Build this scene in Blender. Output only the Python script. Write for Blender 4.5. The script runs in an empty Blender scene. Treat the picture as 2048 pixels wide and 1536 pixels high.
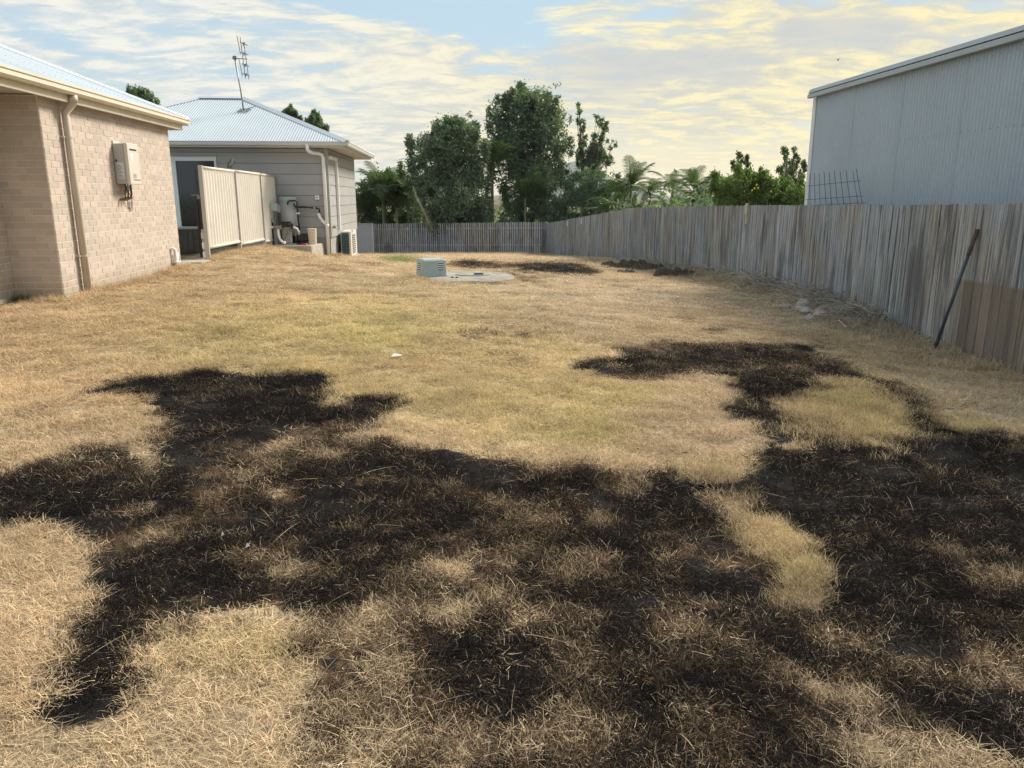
import bpy, math, random
import numpy as np
from mathutils import Vector, Matrix
random.seed(7); rng = np.random.default_rng(7)
R = math.radians
sc = bpy.context.scene
COL = sc.collection
PI = math.pi

# ------------------------------------------------------------------ camera
F_PX, CX, CY, HY, VX = 1538.0, 1024.0, 768.0, 395.0, 910.0
PITCH = math.atan((CY-HY)/F_PX)
YAW = math.atan((CX-VX)*math.cos(PITCH)/F_PX)
cam_d = bpy.data.cameras.new('camera'); cam = bpy.data.objects.new('camera', cam_d); COL.objects.link(cam)
cam.location = (0, 0, 0); cam.rotation_euler = (PI/2-PITCH, 0, -YAW)
cam_d.sensor_width = 36.0; cam_d.lens = 36.0*F_PX/2048.0; cam_d.clip_start = 0.05; cam_d.clip_end = 9000
sc.camera = cam
FW = np.array([math.sin(YAW)*math.cos(PITCH), math.cos(YAW)*math.cos(PITCH), -math.sin(PITCH)])
RT = np.array([math.cos(YAW), -math.sin(YAW), 0.0]); UP = np.cross(RT, FW)
def ray(x, y):
    d = FW+(x-CX)/F_PX*RT-(y-CY)/F_PX*UP
    return d/d[1]
def aty(x, y, Y): return ray(x, y)*Y
def atx(x, y, X):
    d = ray(x, y); return d*(X/d[0])

# ------------------------------------------------------------------ light
SUN_AZ, SUN_EL = R(52), R(38)          # azimuth from +y towards +x
w = bpy.data.worlds.new('World'); sc.world = w; w.use_nodes = True
SKY_STRENGTH = 0.09
sun_d = bpy.data.lights.new('sun', 'SUN'); sun_d.energy = 4.0; sun_d.angle = R(18); sun_d.color = (1.0, 0.905, 0.77)
sun = bpy.data.objects.new('sun', sun_d); COL.objects.link(sun)
sdir = Vector((math.sin(SUN_AZ)*math.cos(SUN_EL), math.cos(SUN_AZ)*math.cos(SUN_EL), math.sin(SUN_EL)))
sun.rotation_euler = sdir.to_track_quat('Z', 'Y').to_euler()
sc.view_settings.view_transform = 'Standard'; sc.view_settings.look = 'None'
sc.view_settings.exposure = 0.62; sc.view_settings.gamma = 1.0; sc.view_settings.use_curve_mapping = False
sc.cycles.use_denoising = True; sc.cycles.denoising_input_passes = 'RGB_ALBEDO_NORMAL'; sc.cycles.denoising_prefilter = 'NONE'
sc.cycles.max_bounces = 4; sc.cycles.diffuse_bounces = 3; sc.cycles.glossy_bounces = 2; sc.cycles.transparent_max_bounces = 4; sc.cycles.adaptive_threshold = .02

# ------------------------------------------------------------------ node helper
class NT:
    def __init__(s, tree): s.t = tree; s.n = tree.nodes; s.l = tree.links
    def put(s, sock, v):
        if v is None: return
        if isinstance(v, bpy.types.NodeSocket): s.l.new(v, sock)
        elif isinstance(v, bpy.types.Node): s.l.new(v.outputs[0], sock)
        else:
            if hasattr(sock.default_value, '__len__') and not isinstance(v, (int, float)):
                k = len(sock.default_value); v = tuple(v)
                if k == 4 and len(v) == 3: v = v+(1.0,)
            elif hasattr(sock.default_value, '__len__'):
                k = len(sock.default_value); v = (v,)*3+((1.0,) if k == 4 else ())
            sock.default_value = v
    def math(s, op, a, b=None, c=None, clamp=False):
        n = s.n.new('ShaderNodeMath'); n.operation = op; n.use_clamp = clamp
        for i, v in enumerate((a, b, c)):
            if v is not None: s.put(n.inputs[i], v)
        return n.outputs[0]
    def vmath(s, op, a, b=None):
        n = s.n.new('ShaderNodeVectorMath'); n.operation = op
        s.put(n.inputs[0], a)
        if b is not None: s.put(n.inputs[1], b)
        return n.outputs[1] if op in ('DOT_PRODUCT', 'LENGTH') else n.outputs[0]
    def mix(s, f, a, b, mode='MIX'):
        n = s.n.new('ShaderNodeMix'); n.data_type = 'RGBA'; n.blend_type = mode; n.clamp_factor = True
        s.put(n.inputs[0], f); s.put(n.inputs[6], a); s.put(n.inputs[7], b)
        return n.outputs[2]
    def noise(s, vec, scale, detail=3, rough=0.55, dist=0.0, out=0):
        n = s.n.new('ShaderNodeTexNoise'); s.put(n.inputs['Vector'], vec)
        n.inputs['Scale'].default_value = scale; n.inputs['Detail'].default_value = detail
        n.inputs['Roughness'].default_value = rough; n.inputs['Distortion'].default_value = dist
        return n.outputs[out]
    def mapr(s, v, a, b, c=0.0, d=1.0, smooth=True):
        n = s.n.new('ShaderNodeMapRange'); n.interpolation_type = 'SMOOTHSTEP' if smooth else 'LINEAR'
        for i, x in enumerate((v, a, b, c, d)): s.put(n.inputs[i], x)
        return n.outputs[0]
    def scalev(s, v, sx, sy, sz, rz=0.0):
        n = s.n.new('ShaderNodeMapping'); s.put(n.inputs[0], v)
        n.inputs['Scale'].default_value = (sx, sy, sz); n.inputs['Rotation'].default_value = (0, 0, rz)
        return n.outputs[0]
    def comb(s, x, y, z):
        n = s.n.new('ShaderNodeCombineXYZ')
        for i, v in enumerate((x, y, z)): s.put(n.inputs[i], v)
        return n.outputs[0]
    def sep(s, v):
        n = s.n.new('ShaderNodeSeparateXYZ'); s.put(n.inputs[0], v); return n.outputs
    def attr(s, name, typ='GEOMETRY'):
        n = s.n.new('ShaderNodeAttribute'); n.attribute_type = typ; n.attribute_name = name; return n.outputs
    def pos(s): return s.n.new('ShaderNodeNewGeometry').outputs['Position']
    def island(s): return s.n.new('ShaderNodeNewGeometry').outputs['Random Per Island']
    def orand(s): return s.n.new('ShaderNodeObjectInfo').outputs['Random']
    def rnd(s): return s.math('FRACT', s.math('ADD', s.orand(), s.island()))
    def bump(s, h, strength, dist):
        n = s.n.new('ShaderNodeBump'); s.put(n.inputs['Height'], h)
        n.inputs['Strength'].default_value = strength; n.inputs['Distance'].default_value = dist
        return n.outputs[0]

# ------------------------------------------------------------------ sky (world)
def build_world():
    t = w.node_tree; t.nodes.clear(); N = NT(t)
    out = t.nodes.new('ShaderNodeOutputWorld'); bg = t.nodes.new('ShaderNodeBackground')
    bg.inputs['Strength'].default_value = SKY_STRENGTH; t.links.new(bg.outputs[0], out.inputs[0])
    sky = t.nodes.new('ShaderNodeTexSky'); sky.sky_type = 'NISHITA'; sky.sun_disc = False
    sky.sun_elevation = SUN_EL; sky.sun_rotation = SUN_AZ; sky.air_density = 1.0; sky.dust_density = 0.6; sky.ozone_density = 1.6
    tc = t.nodes.new('ShaderNodeTexCoord'); d = N.vmath('NORMALIZE', tc.outputs['Generated'])
    x, y, z = N.sep(d)
    zc = N.math('MAXIMUM', z, 0.0)
    den = N.math('ADD', zc, 0.12)
    px = N.math('DIVIDE', x, den); py = N.math('DIVIDE', y, den)
    P = N.comb(px, py, 0.0)
    hd = N.vmath('NORMALIZE', N.comb(x, y, 0.0))
    sc_ = N.vmath('DOT_PRODUCT', hd, (math.sin(SUN_AZ), math.cos(SUN_AZ), 0.0))   # cos of azimuth distance to the sun
    warm = N.mapr(sc_, 0.30, 0.93)
    az = N.math('ARCTAN2', x, y)                                                   # radians right of +y
    # clear sky, paled by thin high haze
    clear = N.mix(0.86, sky.outputs[0], (3.9, 5.2, 6.0))
    hz = N.mapr(zc, 0.01, 0.13, 1.0, 0.0)
    hcol = N.mix(warm, (4.6, 5.1, 5.3), (7.7, 6.4, 3.5))
    clear = N.mix(hz, clear, hcol)
    # broken cloud on a flat ceiling
    wn = N.noise(N.scalev(P, 0.9, 0.9, 1), 1.0, 3, 0.5, out=1)
    sv = t.nodes.new('ShaderNodeVectorMath'); sv.operation = 'SCALE'; N.put(sv.inputs[0], N.vmath('SUBTRACT', wn, (0.5, 0.5, 0.5))); sv.inputs['Scale'].default_value = 0.55
    Pw = N.vmath('ADD', P, sv.outputs[0])
    big = N.noise(N.scalev(Pw, 0.75, 0.6, 1, R(-28)), 1.0, 4, 0.5)
    fine = N.noise(N.scalev(Pw, 3.0, 3.8, 1, R(-30)), 1.0, 8, 0.62, 0.3)
    rip = N.noise(N.scalev(Pw, 5.5, 9.0, 1, R(32)), 1.0, 5, 0.60, 0.3)
    # blue opening high up, between the broken sheet on the left and the one on the right
    edge = N.math('ADD', 0.192, N.math('MULTIPLY', N.math('ADD', az, 0.12), -0.13))
    gap = N.math('MULTIPLY', N.mapr(az, -0.50, -0.22), N.mapr(az, 0.16, 0.02))
    gap = N.math('MULTIPLY', gap, N.mapr(N.math('SUBTRACT', z, edge), 0.0, 0.035))
    lefty = N.mapr(az, -0.10, -0.45)
    cov = N.math('ADD', N.math('MULTIPLY', big, 0.50), N.math('MULTIPLY', fine, 0.42)); cov = N.math('ADD', cov, N.math('MULTIPLY', rip, 0.30)); cov = N.math('SUBTRACT', cov, 0.04)
    cov = N.math('SUBTRACT', cov, N.math('MULTIPLY', gap, 0.30))
    cov = N.math('SUBTRACT', cov, N.math('MULTIPLY', lefty, 0.05))
    cov = N.math('SUBTRACT', cov, N.mapr(zc, 0.075, 0.015, 0.0, 0.13))
    a = N.mapr(cov, 0.42, 0.57)
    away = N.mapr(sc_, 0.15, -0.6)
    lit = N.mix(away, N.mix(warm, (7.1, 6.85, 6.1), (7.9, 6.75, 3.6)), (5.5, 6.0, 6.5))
    dark = N.mix(warm, (4.75, 5.1, 5.2), (5.0, 4.75, 3.8))
    sh = N.mapr(N.math('ADD', N.math('MULTIPLY', fine, 0.5), N.math('MULTIPLY', rip, 0.5)), 0.40, 0.60)
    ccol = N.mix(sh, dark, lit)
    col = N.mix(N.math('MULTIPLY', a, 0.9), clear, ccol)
    # grey-lilac bank to the right, higher up
    bank = N.noise(N.scalev(Pw, 1.0, 1.5, 1, R(-30)), 1.0, 6, 0.6, 0.2)
    bm = N.math('MULTIPLY', N.mapr(bank, 0.44, 0.57), N.mapr(az, 0.0, 0.22))
    bm = N.math('MULTIPLY', bm, N.mapr(zc, 0.07, 0.15))
    col = N.mix(N.math('MULTIPLY', bm, 0.8), col, (4.3, 4.5, 4.6))
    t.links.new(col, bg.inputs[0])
build_world()

# ------------------------------------------------------------------ numpy noise
_perm = rng.random((256, 256))
def vnoise(x, y):
    xi = np.floor(x).astype(int); yi = np.floor(y).astype(int); fx = x-xi; fy = y-yi
    fx = fx*fx*(3-2*fx); fy = fy*fy*(3-2*fy)
    a = _perm[xi & 255, yi & 255]; b = _perm[(xi+1) & 255, yi & 255]; c = _perm[xi & 255, (yi+1) & 255]; d = _perm[(xi+1) & 255, (yi+1) & 255]
    return (a*(1-fx)+b*fx)*(1-fy)+(c*(1-fx)+d*fx)*fy
def fbm(x, y, o=4):
    s = 0; a = 0.5; t = 0
    for i in range(o):
        s = s+a*vnoise(x*2**i+17.3*i, y*2**i+9.1*i); t += a; a *= 0.55
    return s/t

# ------------------------------------------------------------------ terrain
FY = [5, 8, 14, 19, 27, 35, 46, 48]; FX = [6.3, 6.4, 6.9, 6.75, 6.2, 5.85, 5.45, 5.4]
def fence_x(y): return np.interp(y, FY, FX)
FTY = [3, 8.53, 11.45, 14.48, 17.9, 20.96, 27.4, 34.15, 45.3, 50]; FTZ = [-0.03, -0.07, -0.11, -0.14, -0.18, -0.23, -0.36, -0.77, -1.44, -1.6]
CP = np.array([(-5.2, 10.6, -1.31), (-5.2, 13, -1.30), (-5.2, 15.05, -1.27), (-5.1, 16.5, -1.24), (-5.1, 19, -1.22), (-5.0, 21.6, -1.30), (-4.4, 21.5, -1.44),
    (-3.9, 21.7, -1.57), (-3.6, 22.9, -1.65), (-3.3, 26, -1.85), (-3.6, 29, -2.05), (-9, 10, -1.32), (-9, 5, -1.36), (-9, 20, -1.3), (-9, 30, -2.1),
    (6.4, 8.5, -1.98), (6.6, 9.9, -1.93), (6.7, 11.5, -1.88), (6.9, 14.5, -1.88), (6.8, 18, -1.95), (6.6, 21, -2.03), (6.2, 27.4, -2.2), (5.9, 34, -2.57), (5.45, 45.3, -3.23),
    (0, 1, -1.52), (0, 5, -1.56), (-4, 4, -1.42), (5, 4, -1.8), (0, 10, -1.57), (0.1, 16.3, -1.68), (0, 25, -2.08), (-2, 34, -2.55), (2, 20, -1.88),
    (-5.3, 50.2, -3.42), (0, 50, -3.40), (4.5, 47.3, -3.28), (10, 8, -2.0), (12, 20, -2.2), (12, 50, -3.6), (-14, 50, -3.4), (0, 60, -3.9), (-10, 60, -3.9), (12, 62, -4.0), (14, 35, -2.9),
    (0, -6, -1.5), (-9, -6, -1.4), (9, -4, -2.0), (-20, 20, -1.6), (24, 20, -2.6), (-25, 60, -3.9), (28, 60, -4.0)])
def _tps():
    p = CP[:, :2]; n = len(p)
    r = np.linalg.norm(p[:, None]-p[None], axis=2); K = np.where(r > 0, r*r*np.log(r+1e-9), 0)+np.eye(n)*0.4
    Pm = np.c_[np.ones(n), p]; A = np.block([[K, Pm], [Pm.T, np.zeros((3, 3))]])
    return np.linalg.solve(A, np.r_[CP[:, 2], np.zeros(3)])
_tw = _tps()
def g0(x, y):
    x = np.asarray(x, float); y = np.asarray(y, float)
    xx = np.clip(x, -25, 28); yy = np.clip(y, -6, 62)
    s = _tw[-3]+_tw[-2]*xx+_tw[-1]*yy
    for i in range(len(CP)):
        r2 = (xx-CP[i, 0])**2+(yy-CP[i, 1])**2+1e-9
        s = s+_tw[i]*0.5*r2*np.log(r2)
    far = np.clip((np.hypot(x, y)-55)/60, 0, 1)
    return s*(1-far)+(-4.2)*far
TALL = [(1700, 832, 150, 60, .8, 1.5), (1480, 1010, 50, 30, .4, 1.0), (1520, 1060, 60, 32, .5, 1.1), (1572, 1095, 54, 32, .5, 1.1), (1612, 1150, 46, 40, .6, 1.2), (1600, 1198, 58, 24, .4, 1.0),
        (1430, 945, 60, 18, .6, 1.3), (1930, 850, 60, 10, .3, 1.0)]
def to_px(x, y, z):
    zc = x*FW[0]+y*FW[1]+z*FW[2]
    zs = np.maximum(zc, 0.2)
    return CX+F_PX*(x*RT[0]+y*RT[1]+z*RT[2])/zs, CY-F_PX*(x*UP[0]+y*UP[1]+z*UP[2])/zs
def ell(px, py, e):
    return np.exp(-(((px-e[0])/e[2])**2+((py-e[1])/e[3])**2)**1.6)
def ground_z(x, y, detail=True):
    z = g0(x, y)
    if not detail: return z
    x = np.asarray(x, float); y = np.asarray(y, float)
    d = np.hypot(x, y); k = np.clip(1-d/70, 0, 1)
    z = z+k*((fbm(x*0.9+5, y*0.9, 3)-.5)*0.10+(fbm(x*3.1, y*3.1+8, 3)-.5)*0.05)
    # grassy hummock, and a raised litter bank along the right fence
    px, py = to_px(x, y, g0(x, y))
    z = z+0.13*np.exp(-((x-3.93)**2/0.75**2+(y-6.75)**2/0.55**2))*(d < 15)
    df = fence_x(y)-x
    bank = np.exp(-(df/0.65)**2)*np.clip((y-10.5)/2, 0, 1)*np.clip((27-y)/4, 0, 1)
    z = z+bank*(0.06+0.22*(fbm(x*1.6+3, y*1.1, 3)-.35))
    return z
def hit(px, py):
    """where the sight line of a photo point meets the ground"""
    d = ray(px, py); lo, hi = 0.8, 70.0
    for _ in range(50):
        m = (lo+hi)/2
        if d[2]*m > float(ground_z(d[0]*m, m)): lo = m
        else: hi = m
    return d*lo

# ------------------------------------------------------------------ burnt patches: the scorched lawn, as a map over the ground
GX0, GX1, GY0, GY1, GS = -700, 2800, 496, 1700, 4
gx, gy = np.meshgrid(np.arange(GX0, GX1, GS), np.arange(GY0, GY1, GS))
BURN = np.zeros(gx.shape)
def poly_mask(pts):
    m = np.zeros(gx.shape, bool); n = len(pts)
    for i in range(n):
        x0, y0 = pts[i]; x1, y1 = pts[(i+1) % n]
        if y0 == y1: continue
        c = (y0 <= gy) != (y1 <= gy)
        xc = x0+(gy-y0)*(x1-x0)/(y1-y0)
        m ^= c & (gx < xc)
    return m
def paint(pts, v): BURN[poly_mask(pts)] = v
def paint_e(x, y, rx, ry, v, rot=0):
    c, s = math.cos(R(rot)), math.sin(R(rot)); dx, dy = gx-x, gy-y
    q = ((dx*c+dy*s)/rx)**2+((-dx*s+dy*c)/ry)**2
    k = np.clip(1.35-q, 0, 0.7)/0.7; BURN[:] = BURN*(1-k)+v*k
paint([(-700, 930), (0, 950), (60, 925), (90, 912), (190, 890), (262, 896), (262, 925), (290, 985), (300, 930), (310, 880), (330, 860), (300, 835), (320, 820), (345, 800), (270, 788), (160, 792), (215, 765), (300, 752),
    (312, 770), (400, 758), (470, 742), (535, 750), (525, 775), (560, 768), (620, 748), (662, 768), (640, 800), (640, 818), (690, 822), (710, 798), (755, 786), (805, 812), (740, 828), (700, 850), (700, 870),
    (760, 892), (830, 902), (925, 915), (940, 928), (1000, 918), (1100, 935), (1190, 945), (1220, 957), (1290, 948), (1380, 940), (1400, 922), (1500, 932), (1522, 900), (1540, 870), (1500, 830), (1470, 790),
    (1467, 757), (1400, 750), (1310, 768), (1250, 762), (1150, 742), (1140, 720), (1210, 712), (1250, 690), (1340, 682), (1450, 687), (1520, 692), (1580, 678), (1650, 690), (1640, 712), (1700, 735), (1740, 772),
    (1800, 790), (1880, 822), (1900, 850), (1980, 870), (2048, 905), (2800, 980), (2800, 1700), (880, 1700), (760, 1536), (700, 1460), (740, 1400), (660, 1290), (560, 1215), (480, 1225), (400, 1215), (300, 1240), (275, 1290), (262, 1400),
    (200, 1455), (130, 1475), (75, 1445), (130, 1370), (170, 1330), (165, 1250), (200, 1190), (160, 1150), (180, 1100), (150, 1062), (60, 1052), (0, 1075), (-700, 1085)], 0.62)
paint([(640, 1180), (900, 1150), (960, 1300), (900, 1400), (960, 1500), (940, 1700), (600, 1700), (560, 1480), (640, 1390), (680, 1300)], 0.49)
for e in [(800, 1108, 60, 20, .3), (870, 1148, 50, 22, .3), (575, 985, 50, 14, .34), (640, 918, 44, 9, .3), (1190, 1012, 28, 26, .16), (1283, 978, 32, 8, .1), (1560, 962, 26, 16, .2), (455, 955, 36, 12, .36),
          (480, 870, 14, 6, .2), (435, 845, 30, 8, .42), (560, 885, 60, 10, .42), (320, 1010, 60, 10, .4), (270, 970, 40, 30, .12),
          (1760, 1100, 90, 18, .5), (1970, 1062, 70, 20, .42), (2010, 1180, 50, 30, .44), (1930, 1330, 120, 40, .44), (1330, 1270, 70, 24, .44), (1100, 1120, 110, 30, .5), (1060, 1250, 90, 30, .46),
          (1480, 1330, 120, 40, .46), (1290, 1360, 120, 40, .52), (1120, 1500, 120, 30, .44), (1380, 1480, 120, 30, .52), (1650, 1250, 70, 40, .44),
          (1470, 1008, 44, 26, .22), (1510, 1055, 50, 28, .16), (1568, 1092, 52, 30, .14), (1612, 1150, 46, 40, .08), (1600, 1198, 54, 20, .2), (1430, 945, 60, 16, .14)]: paint_e(*e)
paint([(310, 1250), (420, 1236), (480, 1258), (600, 1246), (655, 1300), (610, 1340), (630, 1392), (540, 1420), (430, 1395), (350, 1400), (296, 1330)], 0.21)
paint([(1580, 1350), (1700, 1335), (1790, 1390), (1720, 1470), (1850, 1480), (2150, 1580), (2150, 1700), (1660, 1700), (1690, 1500), (1600, 1430)], 0.22)
for e in [(470, 780, 150, 42, .97), (600, 790, 60, 34, .95), (250, 775, 80, 13, .9, -5), (480, 830, 150, 40, .9), (400, 880, 110, 20, .85), (720, 845, 60, 22, .8), (752, 806, 48, 14, .85), (130, 1000, 150, 44, .93), (200, 915, 70, 16, .8), (-200, 1000, 240, 60, .85),
          (320, 1005, 60, 22, .95), (360, 975, 70, 22, .85), (700, 990, 120, 34, .75), (850, 950, 90, 36, .9), (760, 920, 60, 22, .8), (1000, 960, 70, 28, .8), (1290, 1000, 130, 26, .97), (1380, 970, 60, 14, .9), (1330, 1040, 90, 22, .85), (1120, 990, 90, 30, .72),
          (1760, 970, 290, 85, 1.0), (1990, 960, 150, 60, 1.0), (1700, 1110, 110, 70, .92), (1760, 1190, 120, 80, .9), (1920, 1240, 140, 60, .85), (2150, 1000, 300, 110, .95), (1600, 940, 60, 50, .95), (1560, 870, 40, 24, .85),
          (360, 1130, 165, 48, .98, -18), (260, 1175, 70, 48, .95, -30), (560, 1060, 130, 36, .92, -8), (660, 1180, 70, 44, .8), (720, 1120, 110, 40, .8), (460, 1175, 80, 26, .85), (1010, 1395, 80, 70, .88), (960, 1290, 60, 36, .8), (205, 1385, 78, 66, .95), (150, 1440, 80, 32, .92), (245, 1265, 40, 60, .9),
          (1550, 1295, 74, 22, .92), (1440, 1180, 90, 26, .85), (1560, 1240, 40, 20, .8), (1960, 1430, 110, 42, .95, 14), (650, 1315, 26, 22, .8), (1500, 710, 130, 22, .72), (1330, 715, 110, 20, .68), (1230, 735, 60, 12, .72), (1540, 775, 80, 24, .92), (1510, 820, 40, 26, .85), (1660, 760, 80, 12, .7),
          (1650, 1440, 60, 24, .75), (1910, 884, 120, 20, .95), (1850, 850, 40, 16, .6), (1530, 1450, 70, 30, .7), (880, 1200, 60, 30, .72), (1250, 1150, 120, 40, .66), (930, 1020, 90, 26, .6)]: paint_e(*e)
paint([(1558, 806), (1620, 786), (1700, 778), (1780, 795), (1830, 830), (1822, 868), (1740, 890), (1680, 880), (1620, 860), (1580, 834)], 0.15)
for e in [(1640, 850, 30, 10, .5), (1790, 815, 26, 10, .45), (1610, 805, 26, 9, .5), (1720, 872, 30, 8, .4), (370, 1345, 26, 12, .4), (520, 1385, 44, 14, .36), (370, 1255, 36, 12, .42), (590, 1300, 30, 14, .38)]: paint_e(*e)
for e in [(1592, 905, 30, 12, .05), (945, 530, 55, 7, .9), (1000, 533, 50, 6, .75), (1100, 535, 80, 10, .95), (1140, 543, 50, 8, .9), (1180, 545, 24, 6, .8), (1010, 553, 34, 6, .55), (1060, 560, 50, 5, .42), (1060, 672, 34, 7, .5), (1010, 713, 30, 5, .55), (960, 668, 50, 7, .3),
          (740, 530, 40, 4, .4), (1380, 640, 30, 5, .35), (1430, 660, 40, 6, .35), (30, 690, 20, 5, .4), (60, 705, 20, 4, .35), (1690, 712, 60, 8, .3), (1000, 648, 60, 6, .25)]: paint_e(*e)
def blur(a, k):
    ker = np.exp(-np.arange(-3*k, 3*k+1)**2/(2*k*k)); ker /= ker.sum()
    a = np.apply_along_axis(lambda v: np.convolve(np.pad(v, 3*k, mode='edge'), ker, 'valid'), 1, a)
    return np.apply_along_axis(lambda v: np.convolve(np.pad(v, 3*k, mode='edge'), ker, 'valid'), 0, a)
BURN = blur(BURN, 1)
def samp(A, px, py):
    u = np.clip((px-GX0)/GS, 0, A.shape[1]-1.001); v = np.clip((py-GY0)/GS, 0, A.shape[0]-1.001)
    i = u.astype(int); j = v.astype(int); fu = u-i; fv = v-j
    return (A[j, i]*(1-fu)+A[j, i+1]*fu)*(1-fv)+(A[j+1, i]*(1-fu)+A[j+1, i+1]*fu)*fv
def lawn_px(x, y):
    s = np.clip(np.hypot(x, y)/6, .5, 2.2)
    wx = x+(fbm(x*2.3+31, y*2.3, 4)-.5)*0.34*s*np.clip(7/np.hypot(x, y), .3, 1); wy = y+(fbm(x*2.3, y*2.3+57, 4)-.5)*0.5*s*np.clip(7/np.hypot(x, y), .3, 1)
    k = np.clip(np.hypot(x, y)/9, .25, 1.0)
    wx = wx+(fbm(x*7.7+11, y*7.7, 3)-.5)*0.34*k; wy = wy+(fbm(x*7.7, y*7.7+23, 3)-.5)*0.50*k
    return to_px(wx, wy, g0(wx, wy))
def burn_at(x, y):
    px, py = lawn_px(x, y)
    b = samp(BURN, px, py); b = np.where(b > .3, np.minimum(b*1.13, 1.0), b)
    b = np.where((y < 0.6) | (py < 505), 0.3*(y < 0.6), b)
    n = (fbm(x*3.0+3, y*3.0+11, 4)-.5)*0.70+(fbm(x*11, y*11+4, 3)-.5)*0.85+(vnoise(x*37, y*37)-.5)*0.30
    amp = np.clip(b*(1.36-b)*3.4, 0, 1)
    b = np.clip(b+n*amp, 0, 1.05)
    return np.interp(b, [0, .20, .36, .60, .80, 1.05], [0, .06, .38, .57, .90, 1.0])
TAN = np.array((.66, .525, .355)); YEL = np.array((.65, .53, .285)); GRN = np.array((.52, .465, .20)); PNK = np.array((.63, .51, .37)); GRY = np.array((.36, .325, .265)); ORG = np.array((.63, .475, .30)); GRN2 = np.array((.2, .29, .08))
TINTS = [(700, 690, 420, 120, YEL, .9), (780, 670, 120, 50, GRN, .5), (1100, 820, 220, 90, YEL, .9), (1170, 850, 80, 30, GRN, .5), (1250, 795, 90, 26, GRN, .5), (880, 800, 200, 60, YEL, .6), (150, 790, 200, 70, ORG, .7), (400, 560, 260, 50, ORG, .5), (650, 530, 160, 26, ORG, .6), (1200, 620, 320, 55, PNK, .5),
         (1900, 770, 300, 80, PNK, .95), (1400, 850, 130, 60, PNK, .8), (1600, 640, 200, 40, PNK, .8), (150, 1150, 230, 120, ORG, .35), (100, 1400, 200, 150, ORG, .25), (440, 1330, 150, 70, YEL, .35), (520, 1300, 60, 30, GRN, .2), (380, 1300, 50, 25, GRN, .2), (1560, 1090, 120, 90, YEL, .7), (1615, 1150, 60, 50, GRN, .6), (1700, 830, 150, 70, GRN, .75), (1900, 865, 100, 26, GRN, .6), (800, 518, 40, 7, GRN2, .8),
         (1700, 1420, 160, 80, PNK, .5), (300, 680, 260, 60, YEL, .6), (20, 640, 130, 60, ORG, .4), (1420, 935, 80, 24, GRN, .6), (1180, 660, 200, 40, TAN, .3), (640, 820, 40, 15, TAN, .3), (1060, 700, 120, 30, YEL, .5)]
def tint_at(x, y):
    px, py = lawn_px(x, y)
    c = np.tile(TAN, (len(x), 1))
    for e in TINTS:
        k = (ell(px, py, e)*e[5])[:, None]; c = c*(1-k)+e[4]*k
    df = fence_x(y)-x
    k = (np.exp(-(np.abs(df)/1.1)**2)*np.clip((y-8)/3, 0, 1)*np.clip((30-y)/6, .35, 1)*0.9)[:, None]; c = c*(1-k)+GRY*k
    k = np.clip((df < -0.1)*1.0+(y > 51)+((x < -5.6) & (y < 48)), 0, 1)[:, None]*0.96; c = c*(1-k)+np.array((.12, .14, .06))*k
    n = fbm(x*0.8+40, y*0.8, 4); n2 = fbm(x*0.5+80, y*0.5+9, 3)
    n3 = fbm(x*4.1+7, y*4.1+70, 3)
    c = c*(0.70+0.5*n+.30*(n3-.5))[:, None]
    k = (np.clip((n2-.48)*3.0, 0, .5))[:, None]; c = c*(1-k)+ORG*0.9*k
    return c

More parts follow.
